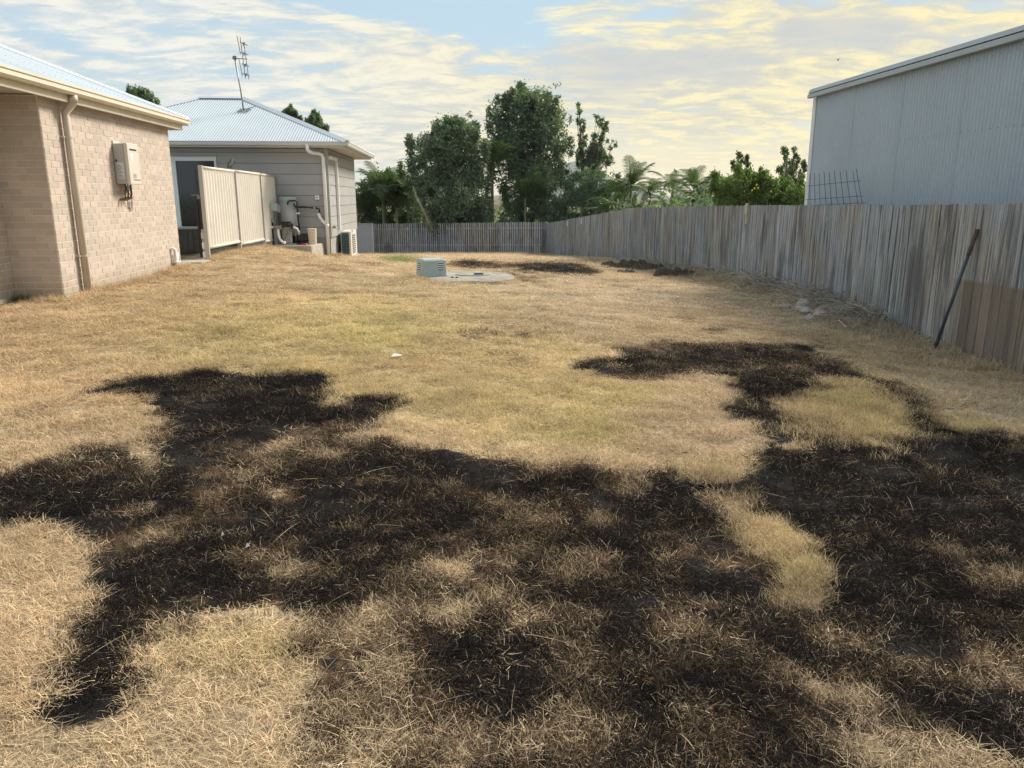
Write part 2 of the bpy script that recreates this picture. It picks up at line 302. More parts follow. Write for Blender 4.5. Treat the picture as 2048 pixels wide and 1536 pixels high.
# ------------------------------------------------------------------ mesh helper
WORLD = {}
class MB:
    def __init__(s): s.v = []; s.f = []; s.uv = None
    def add(s, vs, fs):
        o = len(s.v); s.v += [tuple(map(float, q)) for q in vs]; s.f += [tuple(o+i for i in f) for f in fs]; return s
    def box(s, a, b):
        x0, y0, z0 = a; x1, y1, z1 = b
        vs = [(x0, y0, z0), (x1, y0, z0), (x1, y1, z0), (x0, y1, z0), (x0, y0, z1), (x1, y0, z1), (x1, y1, z1), (x0, y1, z1)]
        return s.add(vs, [(0, 3, 2, 1), (4, 5, 6, 7), (0, 1, 5, 4), (1, 2, 6, 5), (2, 3, 7, 6), (3, 0, 4, 7)])
    def bar(s, p, q, wx, wz, up=(0, 0, 1)):
        p, q = Vector(p), Vector(q); d = (q-p).normalized(); u = Vector(up)
        if abs(d.dot(u)) > .98: u = Vector((0, 1, 0))
        r = d.cross(u).normalized(); u = r.cross(d)
        vs = []
        for c in (p, q):
            for a, b in ((-1, -1), (1, -1), (1, 1), (-1, 1)): vs.append(c+r*(a*wx/2)+u*(b*wz/2))
        return s.add(vs, [(0, 1, 2, 3), (7, 6, 5, 4), (0, 4, 5, 1), (1, 5, 6, 2), (2, 6, 7, 3), (3, 7, 4, 0)])
    def tube(s, pts, r, n=8, cap=True):
        pts = [Vector(p) for p in pts]; k = len(pts)
        rs = r if isinstance(r, (list, tuple)) else [r]*k
        ref = None; vs = []
        for i, p in enumerate(pts):
            d = (pts[min(i+1, k-1)]-pts[max(i-1, 0)]).normalized()
            if ref is None:
                ref = d.orthogonal().normalized()
            ref = (ref-d*ref.dot(d)).normalized(); b = d.cross(ref)
            for j in range(n):
                a = 2*PI*j/n; vs.append(p+(ref*math.cos(a)+b*math.sin(a))*rs[i])
        fs = []
        for i in range(k-1):
            for j in range(n): fs.append((i*n+j, i*n+(j+1) % n, (i+1)*n+(j+1) % n, (i+1)*n+j))
        if cap: fs.append(tuple(range(n-1, -1, -1))); fs.append(tuple((k-1)*n+j for j in range(n)))
        return s.add(vs, fs)
    def lathe(s, c, prof, n=24):
        vs = []; c = Vector(c)
        for r, z in prof:
            for j in range(n):
                a = 2*PI*j/n; vs.append((c.x+r*math.cos(a), c.y+r*math.sin(a), c.z+z))
        fs = []
        for i in range(len(prof)-1):
            for j in range(n): fs.append((i*n+j, i*n+(j+1) % n, (i+1)*n+(j+1) % n, (i+1)*n+j))
        fs.append(tuple(range(n-1, -1, -1))); fs.append(tuple((len(prof)-1)*n+j for j in range(n)))
        return s.add(vs, fs)
    def prism(s, prof, p0, p1):
        """profile points (vectors) swept from offset p0 to p1"""
        n = len(prof); vs = [Vector(q)+Vector(p0) for q in prof]+[Vector(q)+Vector(p1) for q in prof]
        fs = [(i, (i+1) % n, n+(i+1) % n, n+i) for i in range(n)]+[tuple(range(n-1, -1, -1)), tuple(range(n, 2*n))]
        return s.add(vs, fs)
    def mesh(s, name, mat, smooth=False):
        m = bpy.data.meshes.new(name); m.from_pydata(s.v, [], s.f); m.materials.append(mat)
        if smooth: m.polygons.foreach_set('use_smooth', [True]*len(m.polygons))
        m.update(); return m
    def build(s, name, mat, parent=None, smooth=False, bevel=0.0, **kw):
        off = Vector(WORLD.get(parent.name, (0, 0, 0))) if parent else Vector((0, 0, 0))
        if off.length: s.v = [tuple(Vector(q)-off) for q in s.v]
        o = bpy.data.objects.new(name, s.mesh(name, mat, smooth)); COL.objects.link(o)
        if parent: o.parent = parent; WORLD[o.name] = tuple(off)
        else: WORLD[o.name] = (0, 0, 0)
        import bmesh
        bm = bmesh.new(); bm.from_mesh(o.data); bmesh.ops.recalc_face_normals(bm, faces=bm.faces)
        bm.to_mesh(o.data); bm.free()
        if bevel:
            md = o.modifiers.new('bevel', 'BEVEL'); md.width = bevel; md.segments = 2; md.limit_method = 'ANGLE'
        tag(o, **kw); return o
def tag(o, label=None, cat=None, group=None, kind=None):
    if label: o['label'] = label
    if cat: o['category'] = cat
    if group: o['group'] = group
    if kind: o['kind'] = kind
    return o
def thing(name, label, cat, loc=(0, 0, 0), group=None):
    o = bpy.data.objects.new(name, None); COL.objects.link(o); o.location = loc; o.empty_display_size = .1
    WORLD[o.name] = tuple(loc); tag(o, label, cat, group); return o
def inst(name, mesh, parent, loc, rot=(0, 0, 0), scale=(1, 1, 1), **kw):
    off = Vector(WORLD.get(parent.name, (0, 0, 0))) if parent else Vector((0, 0, 0))
    o = bpy.data.objects.new(name, mesh); COL.objects.link(o); o.parent = parent
    o.location = Vector(loc)-off; o.rotation_euler = rot; o.scale = scale; tag(o, **kw); return o

# ------------------------------------------------------------------ materials
def pmat(name, col, rough=.6, var=.12, vscale=6.0, metal=0.0, bump=0.0, bscale=60.0, spec=.4, dirt=0.0, dirtcol=(.2, .16, .11), stretch=(1, 1, 1), rndvar=0.0):
    m = bpy.data.materials.new(name); m.use_nodes = True; N = NT(m.node_tree); b = m.node_tree.nodes['Principled BSDF']
    p = N.scalev(N.pos(), *stretch)
    n = N.noise(p, vscale, 5, .6)
    f = N.mapr(n, .3, .7, 1-var, 1+var, False)
    c = N.mix(1.0, col, f, 'MULTIPLY')
    if rndvar: c = N.mix(1.0, c, N.mapr(N.rnd(), 0, 1, 1-rndvar, 1+rndvar, False), 'MULTIPLY')
    if dirt:
        dn = N.mapr(N.noise(p, vscale*.7+1.3, 6, .7), .5, .72); c = N.mix(N.math('MULTIPLY', dn, dirt), c, dirtcol)
    N.put(b.inputs['Base Color'], c); b.inputs['Roughness'].default_value = rough; b.inputs['Metallic'].default_value = metal
    b.inputs['Specular IOR Level'].default_value = spec
    if bump: N.put(b.inputs['Normal'], N.bump(N.noise(p, bscale, 4, .6), bump, .004))
    return m
def brick_mat(name, col, rv):
    m = bpy.data.materials.new(name); m.use_nodes = True; N = NT(m.node_tree); b = m.node_tree.nodes['Principled BSDF']
    p = N.pos(); r = N.rnd()
    c = N.mix(N.mapr(r, 0, 1, 0, 1, False), tuple(x*(1-rv) for x in col), (col[0]*(1+rv), col[1]*(1+rv*.8), col[2]*(1+rv*.6)))
    c = N.mix(N.math('MULTIPLY', N.mapr(N.noise(p, 3.0, 4), .45, .7), .25), c, (col[0]*.82, col[1]*.80, col[2]*.76))
    c = N.mix(1.0, c, N.mapr(N.noise(p, 90, 3), .3, .7, .88, 1.1, False), 'MULTIPLY')
    sp = N.math('MULTIPLY', N.mapr(N.math('ADD', N.sep(p)[2], N.math('MULTIPLY', N.noise(p, 3.5, 5, .65), .5)), -.72, -1.02), .5)
    c = N.mix(sp, c, (.33, .265, .19))
    N.put(b.inputs['Base Color'], c); b.inputs['Roughness'].default_value = .85; b.inputs['Specular IOR Level'].default_value = .2
    N.put(b.inputs['Normal'], N.bump(N.noise(p, 110, 4), .35, .004)); return m
M = {}
M['brick'] = brick_mat('cream_brick', (.50, .44, .395), .10)
M['mortar'] = pmat('pale_mortar', (.68, .61, .53), .9, .08, 20, bump=.3, bscale=150)
M['footing'] = pmat('footing_concrete', (.36, .33, .28), .9, .22, 5, bump=.5, bscale=40, dirt=.6)
M['cream'] = pmat('cream_gutter_paint', (.66, .615, .52), .42, .05, 3, dirt=.18, dirtcol=(.4, .35, .27))
M['soffit'] = pmat('soffit_paint', (.50, .48, .46), .7, .04, 3)
M['pipe_taupe'] = pmat('taupe_pipe_paint', (.52, .46, .40), .45, .05, 4)
M['roof'] = pmat('pale_blue_grey_roof_steel', (.46, .53, .60), .38, .05, 1.2, metal=.0, spec=.5)
M['roofcap'] = pmat('roof_capping_steel', (.54, .60, .66), .36, .05, 2)
M['screw'] = pmat('screw_head', (.16, .17, .18), .5, .1, 4)
M['shed'] = pmat('shed_wall_steel', (.41, .485, .54), .30, .05, .8, spec=.5)
M['shedtrim'] = pmat('shed_trim_steel', (.36, .395, .41), .4, .06, 2)
M['shedpost'] = pmat('shed_corner_pale', (.68, .70, .69), .45, .05, 2)
M['siding'] = pmat('grey_weatherboard_paint', (.36, .365, .37), .6, .05, 1.5, rndvar=.035)
M['siding_joint'] = pmat('siding_backing', (.10, .098, .095), .8, .05, 3)
M['found'] = pmat('foundation_render', (.33, .335, .33), .85, .12, 3, dirt=.3, bump=.3)
M['white'] = pmat('white_pvc', (.84, .86, .87), .4, .04, 5, dirt=.04, dirtcol=(.5, .46, .38))
M['whiteframe'] = pmat('white_window_frame', (.70, .75, .78), .4, .03, 4)
M['greygutter'] = pmat('pale_grey_gutter_paint', (.56, .57, .56), .42, .04, 3)
M['glass'] = pmat('dark_window_glass', (.018, .024, .03), .06, .1, 1, spec=.8)
M['room'] = pmat('dark_interior', (.05, .05, .052), .9, .2, 2)
M['colorbond'] = pmat('cream_steel_fence', (.68, .655, .605), .42, .04, 2, dirt=.12)
M['cbrail'] = pmat('pale_steel_rail', (.64, .60, .54), .4, .04, 2)
M['cbpost'] = pmat('taupe_steel_post', (.46, .43, .40), .45, .04, 2)
M['black'] = pmat('black_plastic', (.014, .015, .017), .4, .2, 8)
M['darkgrey'] = pmat('dark_grey_panel', (.045, .05, .055), .5, .25, 5)
M['midgrey'] = pmat('mid_grey_plastic', (.25, .255, .255), .5, .05, 5)
M['tank'] = pmat('grey_cylinder_paint', (.40, .41, .42), .5, .04, 3)
M['bluegrey'] = pmat('blue_grey_plastic', (.36, .46, .50), .45, .06, 5)
M['bucket'] = pmat('yellowed_bucket', (.62, .55, .42), .55, .12, 14, dirt=.3)
M['red'] = pmat('red_plastic', (.45, .03, .045), .4, .1, 9)
M['concrete'] = pmat('weathered_concrete', (.40, .375, .32), .9, .25, 5, bump=.5, bscale=60, dirt=.35)
M['lidconc'] = pmat('tank_lid_concrete', (.29, .275, .24), .9, .4, 3.2, bump=.6, bscale=40, dirt=.8, dirtcol=(.22, .19, .14))
M['greenbox'] = pmat('pale_green_plastic', (.37, .46, .46), .45, .07, 5, dirt=.15)
M['ventdark'] = pmat('vent_slot', (.03, .04, .045), .8, .1, 5)
M['ventlight'] = pmat('vent_louvre', (.62, .68, .64), .5, .05, 8)
M['blue'] = pmat('blue_plastic', (.03, .06, .22), .4, .1, 9)
M['heater'] = pmat('heater_casing', (.60, .57, .52), .4, .03, 5)
M['heaterside'] = pmat('heater_side_metal', (.42, .42, .42), .45, .04, 5)
M['label'] = pmat('printed_label', (.66, .68, .69), .5, .05, 30)
M['ink'] = pmat('label_print', (.16, .18, .22), .6, .1, 30)
M['copper'] = pmat('lagged_pipe', (.09, .055, .045), .6, .2, 20)
M['brass'] = pmat('brass_valve', (.20, .15, .08), .45, .2, 20, metal=.6)
M['cable'] = pmat('brown_cable', (.16, .13, .10), .6, .1, 20)
M['antenna'] = pmat('aluminium_antenna', (.30, .31, .32), .4, .1, 10, metal=.5)
M['acwhite'] = pmat('ac_white', (.66, .64, .58), .45, .04, 5, dirt=.15)
M['coil'] = pmat('ac_coil', (.018, .055, .065), .5, .25, 30)
M['grate'] = pmat('ac_guard_wire', (.20, .26, .27), .5, .1, 20)
M['steelgate'] = pmat('grey_steel_panel', (.40, .39, .41), .5, .04, 2)
M['rust'] = pmat('dark_rebar', (.035, .036, .038), .7, .3, 30)
M['tool'] = pmat('blue_grey_tool_handle', (.055, .075, .095), .45, .15, 10)
M['grip'] = pmat('worn_brown_grip', (.10, .068, .055), .7, .2, 20)
M['soil'] = pmat('dark_turned_soil', (.075, .06, .045), .95, .5, 14, bump=1.0, bscale=30)
M['rock'] = pmat('pale_rock', (.33, .31, .28), .9, .25, 9, bump=.6, bscale=30)
M['bark'] = pmat('grey_brown_bark', (.12, .10, .08), .9, .3, 8, bump=.6, bscale=20)
M['palmtrunk'] = pmat('palm_trunk', (.16, .16, .10), .8, .3, 6)
M['lemon'] = pmat('yellow_fruit', (.62, .42, .04), .5, .15, 20)
M['birdgrey'] = pmat('brown_grey_feathers', (.03, .028, .026), .8, .25, 60)
M['birdblack'] = pmat('black_feathers', (.02, .02, .022), .6, .2, 60)
M['paper'] = pmat('white_scrap', (.75, .74, .70), .7, .05, 30)
M['tagwhite'] = pmat('white_tag', (.75, .77, .77), .5, .03, 10)
M['newtimber'] = pmat('pale_new_timber', (.52, .46, .33), .8, .15, 8, stretch=(20, 20, 1.5))
M['hill'] = pmat('distant_forest_hill', (.045, .065, .06), .95, .3, .02)

def fence_mat(name, brown=True, dark=1.0):
    m = bpy.data.materials.new(name); m.use_nodes = True; N = NT(m.node_tree); b = m.node_tree.nodes['Principled BSDF']
    p = N.pos(); x, y, z = N.sep(p); r = N.rnd()
    st = N.noise(N.comb(N.math('MULTIPLY', x, 4.0), N.math('ADD', N.math('MULTIPLY', y, 24.0), N.math('MULTIPLY', r, 90.0)), N.math('MULTIPLY', z, .9)), 1.0, 5, .65)
    gr = N.noise(N.comb(N.math('MULTIPLY', x, 20.0), N.math('MULTIPLY', y, 130.0), N.math('MULTIPLY', z, 3.0)), 1.0, 3, .6)
    zone = N.noise(N.comb(x, N.math('MULTIPLY', y, .55), N.math('MULTIPLY', z, .35)), 1.6, 3, .55)
    zone2 = N.noise(N.comb(N.math('ADD', x, 30.0), N.math('MULTIPLY', y, .8), N.math('MULTIPLY', z, .5)), 1.3, 3, .55)
    blue = (.36, .385, .415); tanw = (.375, .345, .305); grn = (.30, .335, .30); pale = (.55, .58, .61); drk = (.085, .082, .078)
    c = N.mix(N.mapr(zone, .42, .60), blue, tanw)
    c = N.mix(N.math('MULTIPLY', N.mapr(zone2, .56, .70), .7), c, grn)
    c = N.mix(N.math('MULTIPLY', N.mapr(r, .62, 1.0, 0, 1), .38), c, pale)
    c = N.mix(N.math('MULTIPLY', N.mapr(r, .30, .0, 0, 1), .34*dark), c, (.13, .115, .10))
    c = N.mix(N.math('MULTIPLY', N.mapr(st, .47, .66), .85*dark), c, drk)
    s2 = N.noise(N.comb(N.math('MULTIPLY', x, 9.0), N.math('ADD', N.math('MULTIPLY', y, 75.0), N.math('MULTIPLY', r, 50.0)), N.math('MULTIPLY', z, .6)), 1.0, 4, .6)
    c = N.mix(N.math('MULTIPLY', N.mapr(s2, .52, .64), .8*dark), c, drk)
    c = N.mix(N.math('MULTIPLY', N.mapr(s2, .44, .32), .45), c, pale)
    c = N.mix(N.math('MULTIPLY', N.mapr(st, .42, .28), .35), c, pale)
    c = N.mix(1.0, c, N.mapr(gr, .3, .7, .78, 1.2, False), 'MULTIPLY')
    stn = N.noise(N.comb(x, N.math('MULTIPLY', y, 2.6), N.math('MULTIPLY', z, .55)), 1.0, 4, .6)
    c = N.mix(N.math('MULTIPLY', N.mapr(stn, .52, .66), .72), c, (.115, .115, .12))
    # damp darker foot of the boards
    if brown:
        edge = N.math('ADD', N.math('MULTIPLY', N.math('SUBTRACT', y, 8.3), -.017), -1.003)
        edge = N.math('ADD', edge, N.math('MULTIPLY', N.math('SUBTRACT', st, .5), .03))
        mk = N.math('MULTIPLY', N.math('MULTIPLY', N.mapr(z, N.math('ADD', edge, .02), N.math('SUBTRACT', edge, .035), 0, 1), N.mapr(st, .70, .35, .55, 1)), N.mapr(N.math('ADD', y, N.math('MULTIPLY', N.math('SUBTRACT', st, .5), 1.2)), 9.85, 9.45, 0, 1))
        bc = N.mix(N.mapr(r, 0, 1, 0, 1, False), (.165, .13, .10), (.29, .225, .165))
        bc = N.mix(N.math('MULTIPLY', N.mapr(st, .5, .7), .4), bc, (.11, .085, .065))
        bc = N.mix(1.0, bc, N.mapr(gr, .3, .7, .82, 1.15, False), 'MULTIPLY')
        c = N.mix(mk, c, bc)
    N.put(b.inputs['Base Color'], c); b.inputs['Roughness'].default_value = .85; b.inputs['Specular IOR Level'].default_value = .2
    N.put(b.inputs['Normal'], N.bump(N.math('ADD', gr, st), .5, .006)); return m
M['paling'] = fence_mat('weathered_paling')
M['backing'] = pmat('old_shaded_timber', (.10, .088, .08), .9, .3, 8)  # old timber, darkened to stand for the shade behind the picket gaps
M['picket'] = fence_mat('weathered_picket', False, .6)

def leaf_mat(name, a, b_, trans=.35):
    m = bpy.data.materials.new(name); m.use_nodes = True; N = NT(m.node_tree); t = m.node_tree; t.nodes.remove(t.nodes['Principled BSDF'])
    out = t.nodes['Material Output']; r = N.island()
    c = N.mix(r, a, b_); c = N.mix(1.0, c, N.mapr(N.noise(N.pos(), .9, 3), .3, .7, .7, 1.3, False), 'MULTIPLY')
    d = t.nodes.new('ShaderNodeBsdfPrincipled'); d.inputs['Roughness'].default_value = .5; d.inputs['Specular IOR Level'].default_value = .35; N.put(d.inputs['Base Color'], c)
    tr = t.nodes.new('ShaderNodeBsdfTranslucent'); N.put(tr.inputs[0], N.mix(1.0, c, (1.0, 1.25, .5), 'MULTIPLY'))
    mx = t.nodes.new('ShaderNodeMixShader'); mx.inputs[0].default_value = trans; t.links.new(d.outputs[0], mx.inputs[1]); t.links.new(tr.outputs[0], mx.inputs[2]); t.links.new(mx.outputs[0], out.inputs[0])
    return m
M['leafdark'] = leaf_mat('dark_leaf', (.115, .165, .125), (.215, .275, .19))
M['leafmid'] = leaf_mat('mid_leaf', (.085, .13, .065), (.15, .20, .09))
M['leaflemon'] = leaf_mat('bright_leaf', (.11, .17, .055), (.21, .275, .095))
M['palm'] = leaf_mat('palm_leaf', (.05, .085, .045), (.11, .15, .06))
M['palmdry'] = leaf_mat('dry_palm_leaf', (.46, .42, .28), (.60, .55, .38))

def burn_ramp(N, b, tint):
    sing = N.mix(N.mapr(b, .16, .48), tint, (.125, .083, .052))
    return N.mix(N.mapr(b, .48, .80), sing, (.0225, .0215, .022))
def ground_mat():
    m = bpy.data.materials.new('dry_lawn'); m.use_nodes = True; N = NT(m.node_tree); b = m.node_tree.nodes['Principled BSDF']
    p = N.pos(); bu = N.attr('burn')[2]; ti = N.attr('tint')[0]
    n1 = N.noise(p, 55, 4, .7); n2 = N.noise(p, 9, 4, .6); n3 = N.noise(N.scalev(p, 1, .45, 1), 2.2, 4, .6)
    bb = N.math('ADD', bu, N.math('MULTIPLY', N.math('SUBTRACT', n1, .5), N.mapr(bu, 0, .3, .1, .5, False)))
    bb = N.math('ADD', bb, N.math('MULTIPLY', N.math('SUBTRACT', n2, .5), N.mapr(bu, 0, .3, 0, .4, False)))
    tv = N.mix(1.0, ti, N.mapr(n1, .3, .7, .55, 1.2, False), 'MULTIPLY')
    tv = N.mix(1.0, tv, N.mapr(n2, .3, .7, .80, 1.15, False), 'MULTIPLY')
    tv = N.mix(1.0, tv, N.mapr(n3, .3, .7, .86, 1.12, False), 'MULTIPLY')
    N.put(b.inputs['Base Color'], burn_ramp(N, bb, tv)); b.inputs['Roughness'].default_value = .95; b.inputs['Specular IOR Level'].default_value = .1
    N.put(b.inputs['Normal'], N.bump(N.math('ADD', n1, n2), .8, .03)); return m
M['ground'] = ground_mat()
def blade_mat():
    m = bpy.data.materials.new('dry_grass_blade'); m.use_nodes = True; N = NT(m.node_tree); t = m.node_tree; t.nodes.remove(t.nodes['Principled BSDF'])
    out = t.nodes['Material Output']
    bu = N.attr('burn', 'INSTANCER')[2]; ti = N.attr('tint', 'INSTANCER')[0]; r = N.attr('rnd')[2]
    r2 = N.math('FRACT', N.math('MULTIPLY', r, 17.3))
    bb = N.math('ADD', bu, N.math('MULTIPLY', N.math('SUBTRACT', r, .5), N.mapr(bu, 0, .3, .12, .52, False)))
    tv = N.mix(1.0, ti, N.mapr(r2, 0, 1, .48, 1.58, False), 'MULTIPLY')
    tv = N.mix(N.math('MULTIPLY', N.mapr(r2, .8, 1.0), .45), tv, (.56, .47, .33))
    c = burn_ramp(N, bb, tv)
    # a few stalks stay bleached even where the lawn is charred
    c = N.mix(N.math('MULTIPLY', N.math('GREATER_THAN', r, .975), N.math('GREATER_THAN', bu, .3)), c, (.33, .29, .235))
    d = t.nodes.new('ShaderNodeBsdfDiffuse'); N.put(d.inputs[0], c)
    tr = t.nodes.new('ShaderNodeBsdfTranslucent'); N.put(tr.inputs[0], c)
    mx = t.nodes.new('ShaderNodeMixShader'); mx.inputs[0].default_value = .28; t.links.new(d.outputs[0], mx.inputs[1]); t.links.new(tr.outputs[0], mx.inputs[2]); t.links.new(mx.outputs[0], out.inputs[0])
    return m
M['blade'] = blade_mat()

# ------------------------------------------------------------------ the ground sheet
def build_ground():
    az = np.r_[np.arange(-180, -62, 6), np.arange(-62, 68, .2), np.arange(68, 180, 6)]; az = np.radians(np.unique(az)); na = len(az)
    r = np.r_[0.25, .6, 1.0, np.geomspace(1.3, 60, 400), np.geomspace(64, 5000, 26)]
    A, Rr = np.meshgrid(az, r); X = (Rr*np.sin(A)).ravel(); Y = (Rr*np.cos(A)).ravel()
    Z = ground_z(X, Y)
    n = len(X); V = np.c_[X, Y, Z]; V = np.r_[V, [[0, 0, float(ground_z(0., 0.))]]]
    i, j = np.meshgrid(np.arange(len(r)-1), np.arange(na), indexing='ij'); j2 = (j+1) % na
    Fq = np.stack([i*na+j, (i+1)*na+j, (i+1)*na+j2, i*na+j2], -1).reshape(-1, 4)[:, ::-1]
    m = bpy.data.meshes.new('ground'); nt = na
    m.vertices.add(len(V)); m.vertices.foreach_set('co', V.ravel())
    loops = np.r_[Fq.ravel(), np.stack([np.full(na, n), np.arange(na), (np.arange(na)+1) % na], -1)[:, ::-1].ravel()]
    m.loops.add(len(loops)); m.loops.foreach_set('vertex_index', loops.astype(np.int32))
    st = np.r_[np.arange(len(Fq))*4, len(Fq)*4+np.arange(na)*3]; m.polygons.add(len(st)); m.polygons.foreach_set('loop_start', st.astype(np.int32))
    m.update(calc_edges=True); m.validate()
    m.polygons.foreach_set('use_smooth', [True]*len(m.polygons))
    b = burn_at(V[:, 0], V[:, 1]); c = tint_at(V[:, 0], V[:, 1])*0.72; dfv = fence_x(V[:, 1])-V[:, 0]; c = c*(1-.6*(np.exp(-(dfv/.55)**2)*np.clip((V[:, 1]-10.5)/2, 0, 1)*np.clip((28-V[:, 1])/4, 0, 1)))[:, None]  # tint darkened along the fence bank, painting in shade among the litter
    a = m.attributes.new('burn', 'FLOAT', 'POINT'); a.data.foreach_set('value', b.astype(np.float32))
    a = m.attributes.new('tint', 'FLOAT_COLOR', 'POINT'); a.data.foreach_set('color', np.c_[c, np.ones(len(c))].astype(np.float32).ravel())
    m.materials.append(M['ground']); o = bpy.data.objects.new('ground', m); COL.objects.link(o)
    tag(o, kind='structure', label='dry tan lawn with charred black burnt patches')
build_ground()

# ------------------------------------------------------------------ brick house (left)
BW = -5.2        # its long wall faces +x
def brick_house():
    H = thing('brick_house', 'cream brick house with cream gutter and pale metal roof at the left edge', 'house', (-5.2, 10.6, -1.3))
    # wall core, 8 mm behind the brick faces
    mb = MB(); mb.box((-9.5, 10.5965, -1.26), (-5.1965, 15.09, 1.25)); mb.box((-9.5, 3.0, -1.26), (-5.8185, 10.596, 1.25)); mb.build('wall', M['mortar'], H)
    mb = MB(); mb.box((-9.5, 10.57, -1.75), (-5.16, 15.14, -1.262)); mb.box((-9.5, 3.0, -1.75), (-5.76, 10.565, -1.262)); mb.build('footing', M['footing'], H)
    # bricks: 230 x 110 x 76 with 10 mm joints
    bx = MB().box((-.012, -.115, -.038), (.008, .115, .038)); mx_ = bx.mesh('brick', M['brick'])           # faces +x
    hx = MB().box((-.012, -.05, -.038), (.008, .055, .038)).mesh('half_brick', M['brick'])
    by = MB().box((-.115, -.008, -.038), (.115, .012, .038)).mesh('brick', M['brick'])                     # faces -y
    hy = MB().box((-.05, -.008, -.038), (.055, .012, .038)).mesh('half_brick', M['brick'])
    items = []
    for k in range(29):
        z = -1.255+.086*k+.038
        odd = k % 2
        # long wall
        y = 10.602
        first = True
        while y < 15.09:
            L = .11 if (first and odd) else .23
            y1 = min(y+L, 15.095)
            if y1-y > .05: items.append(('x', (BW, (y+y1)/2, z), y1-y, math.hypot((y+y1)/2-0, 5.2)))
            y = y1+.01; first = False
        # return wall, y = 10.6
        x = -5.212-(.10 if odd else 0); 
        if odd: items.append(('y', (-5.212-.045, 10.6, z), .09, 11))
        while x > -5.83:
            x0 = max(x-.23, -5.83)
            if x-x0 > .03: items.append(('y', ((x+x0)/2, 10.6, z), x-x0, 11.3))
            x = x0-.01
        # wall towards the camera
        y = 10.59-(0 if odd else .12)
        if not odd: items.append(('x', (-5.822, 10.54, z), .10, 11.5))
        while y > 9.2:
            items.append(('x', (-5.822, y-.115, z), .23, 11.5+.5*(10.6-y))); y -= .24
    items.sort(key=lambda q: q[3])
    near = items[:298]; far = items[298:]
    for ax, c, L, d in near:
        sx = L/.23
        dx = random.uniform(-.0015, .0015)
        if ax == 'x': inst('brick', mx_, H, (c[0]+dx, c[1], c[2]), scale=(1, sx, 1))
        else: inst('brick', by, H, (c[0], c[1]+dx, c[2]), scale=(sx, 1, 1))
    mb = MB()
    for ax, c, L, d in far:
        if ax == 'x': mb.box((c[0]-.012, c[1]-L/2, c[2]-.038), (c[0]+.008+random.uniform(-.0015, .0015), c[1]+L/2, c[2]+.038))
        else: mb.box((c[0]-L/2, c[1]-.008, c[2]-.038), (c[0]+L/2, c[1]+.012, c[2]+.038))
    mb.build('brickwork', M['brick'], H, kind='stuff')
    # soffit, fascia, gutter
    mb = MB(); mb.box((-9.5, 2.0, 1.262), (-5.075, 15.42, 1.275)); mb.build('soffit', M['soffit'], H)
    mb = MB(); mb.box((-5.07, 2.0, 1.215), (-5.045, 15.45, 1.36)); mb.box((-9.5, 15.425, 1.215), (-5.072, 15.45, 1.36)); mb.build('fascia', M['cream'], H, bevel=.004)
    gp = [(-5.042, 0, 1.31), (-4.965, 0, 1.305), (-4.935, 0, 1.335), (-4.935, 0, 1.385), (-4.92, 0, 1.395), (-4.92, 0, 1.42), (-4.932, 0, 1.42), (-4.945, 0, 1.345), (-4.97, 0, 1.32), (-5.042, 0, 1.325)]
    mb = MB(); mb.prism(gp, (0, 2.0, 0), (0, 15.57, 0))
    gq = [(0, 15.452, 1.31), (0, 15.53, 1.305), (0, 15.56, 1.335), (0, 15.56, 1.40), (0, 15.572, 1.42), (0, 15.56, 1.42), (0, 15.54, 1.34), (0, 15.452, 1.325)]
    mb.prism(gq, (-9.5, 0, 0), (-4.94, 0, 0)); mb.build('gutter', M['cream'], H, smooth=False)
    # corrugated hip roof: ribs run up the slope
    mb = MB(); pit = .414; amp = .009; st = .0127
    ys = np.arange(2.0, 15.58, st*1.0); prev = None
    for y in ys:
        top = min(5.0, 15.57-y)                      # length of the rib before the hip
        if top < .02: continue
        o = amp*math.cos(2*PI*y/.076)
        k = len(mb.v)
        mb.v += [(-4.94, y, 1.415+o), (-4.94-top, y, 1.415+pit*top+o)]
        if prev is not None: mb.f.append((prev, k, k+1, prev+1))
        prev = k
    prev = None
    for x in np.arange(-10.0, -4.93, st):
        top = min(15.57-12.0, -4.94-x)
        if top < .02: continue
        o = amp*math.cos(2*PI*x/.076); k = len(mb.v)
        mb.v += [(x, 15.57, 1.415+o), (x, 15.57-top, 1.415+pit*top+o)]
        if prev is not None: mb.f.append((prev, prev+1, k+1, k))
        prev = k
    mb.build('roof', M['roof'], H, smooth=True)
    a, b = Vector((-4.96, 15.55, 1.44)), Vector((-9.9, 10.61, 1.44+pit*4.94))
    mb = MB()
    d = (b-a).normalized(); nv = Vector((0, 0, 1)); sd = d.cross(nv).normalized(); upv = sd.cross(d)
    prof = [sd*-.11+upv*-.035, sd*-.02+upv*.018, upv*.03, sd*.02+upv*.018, sd*.11+upv*-.035, upv*.012]
    mb.prism(prof, a, b); cap = mb.build('hip_capping', M['roofcap'], H)
    mb = MB()
    for i in range(90):
        p = a+(b-a)*((i+.5)/90)
        mb.lathe(p+Vector((.075, 0, -.016)), [(.005, 0), (.004, .009)], 6)
    for yy in np.arange(8.0, 15.2, .152):
        for t in (.35, .95, 1.75, 2.6):
            if t < 15.4-yy: mb.lathe((-4.94-t, yy, 1.424+pit*t), [(.005, 0), (.004, .006)], 6)
    mb.build('roof_screws', M['screw'], H, kind='stuff')
    # downpipe
    X = -5.135; Yp = 11.13
    mb = MB(); mb.tube([(-5.0, Yp, 1.33), (-5.0, Yp, 1.24), (-5.02, Yp, 1.20), (X+.005, Yp, 1.09), (X+.01, Yp, 1.04), (X+.01, Yp, -1.36)], .047, 14); dp = mb.build('downpipe', M['pipe_taupe'], H, smooth=True)
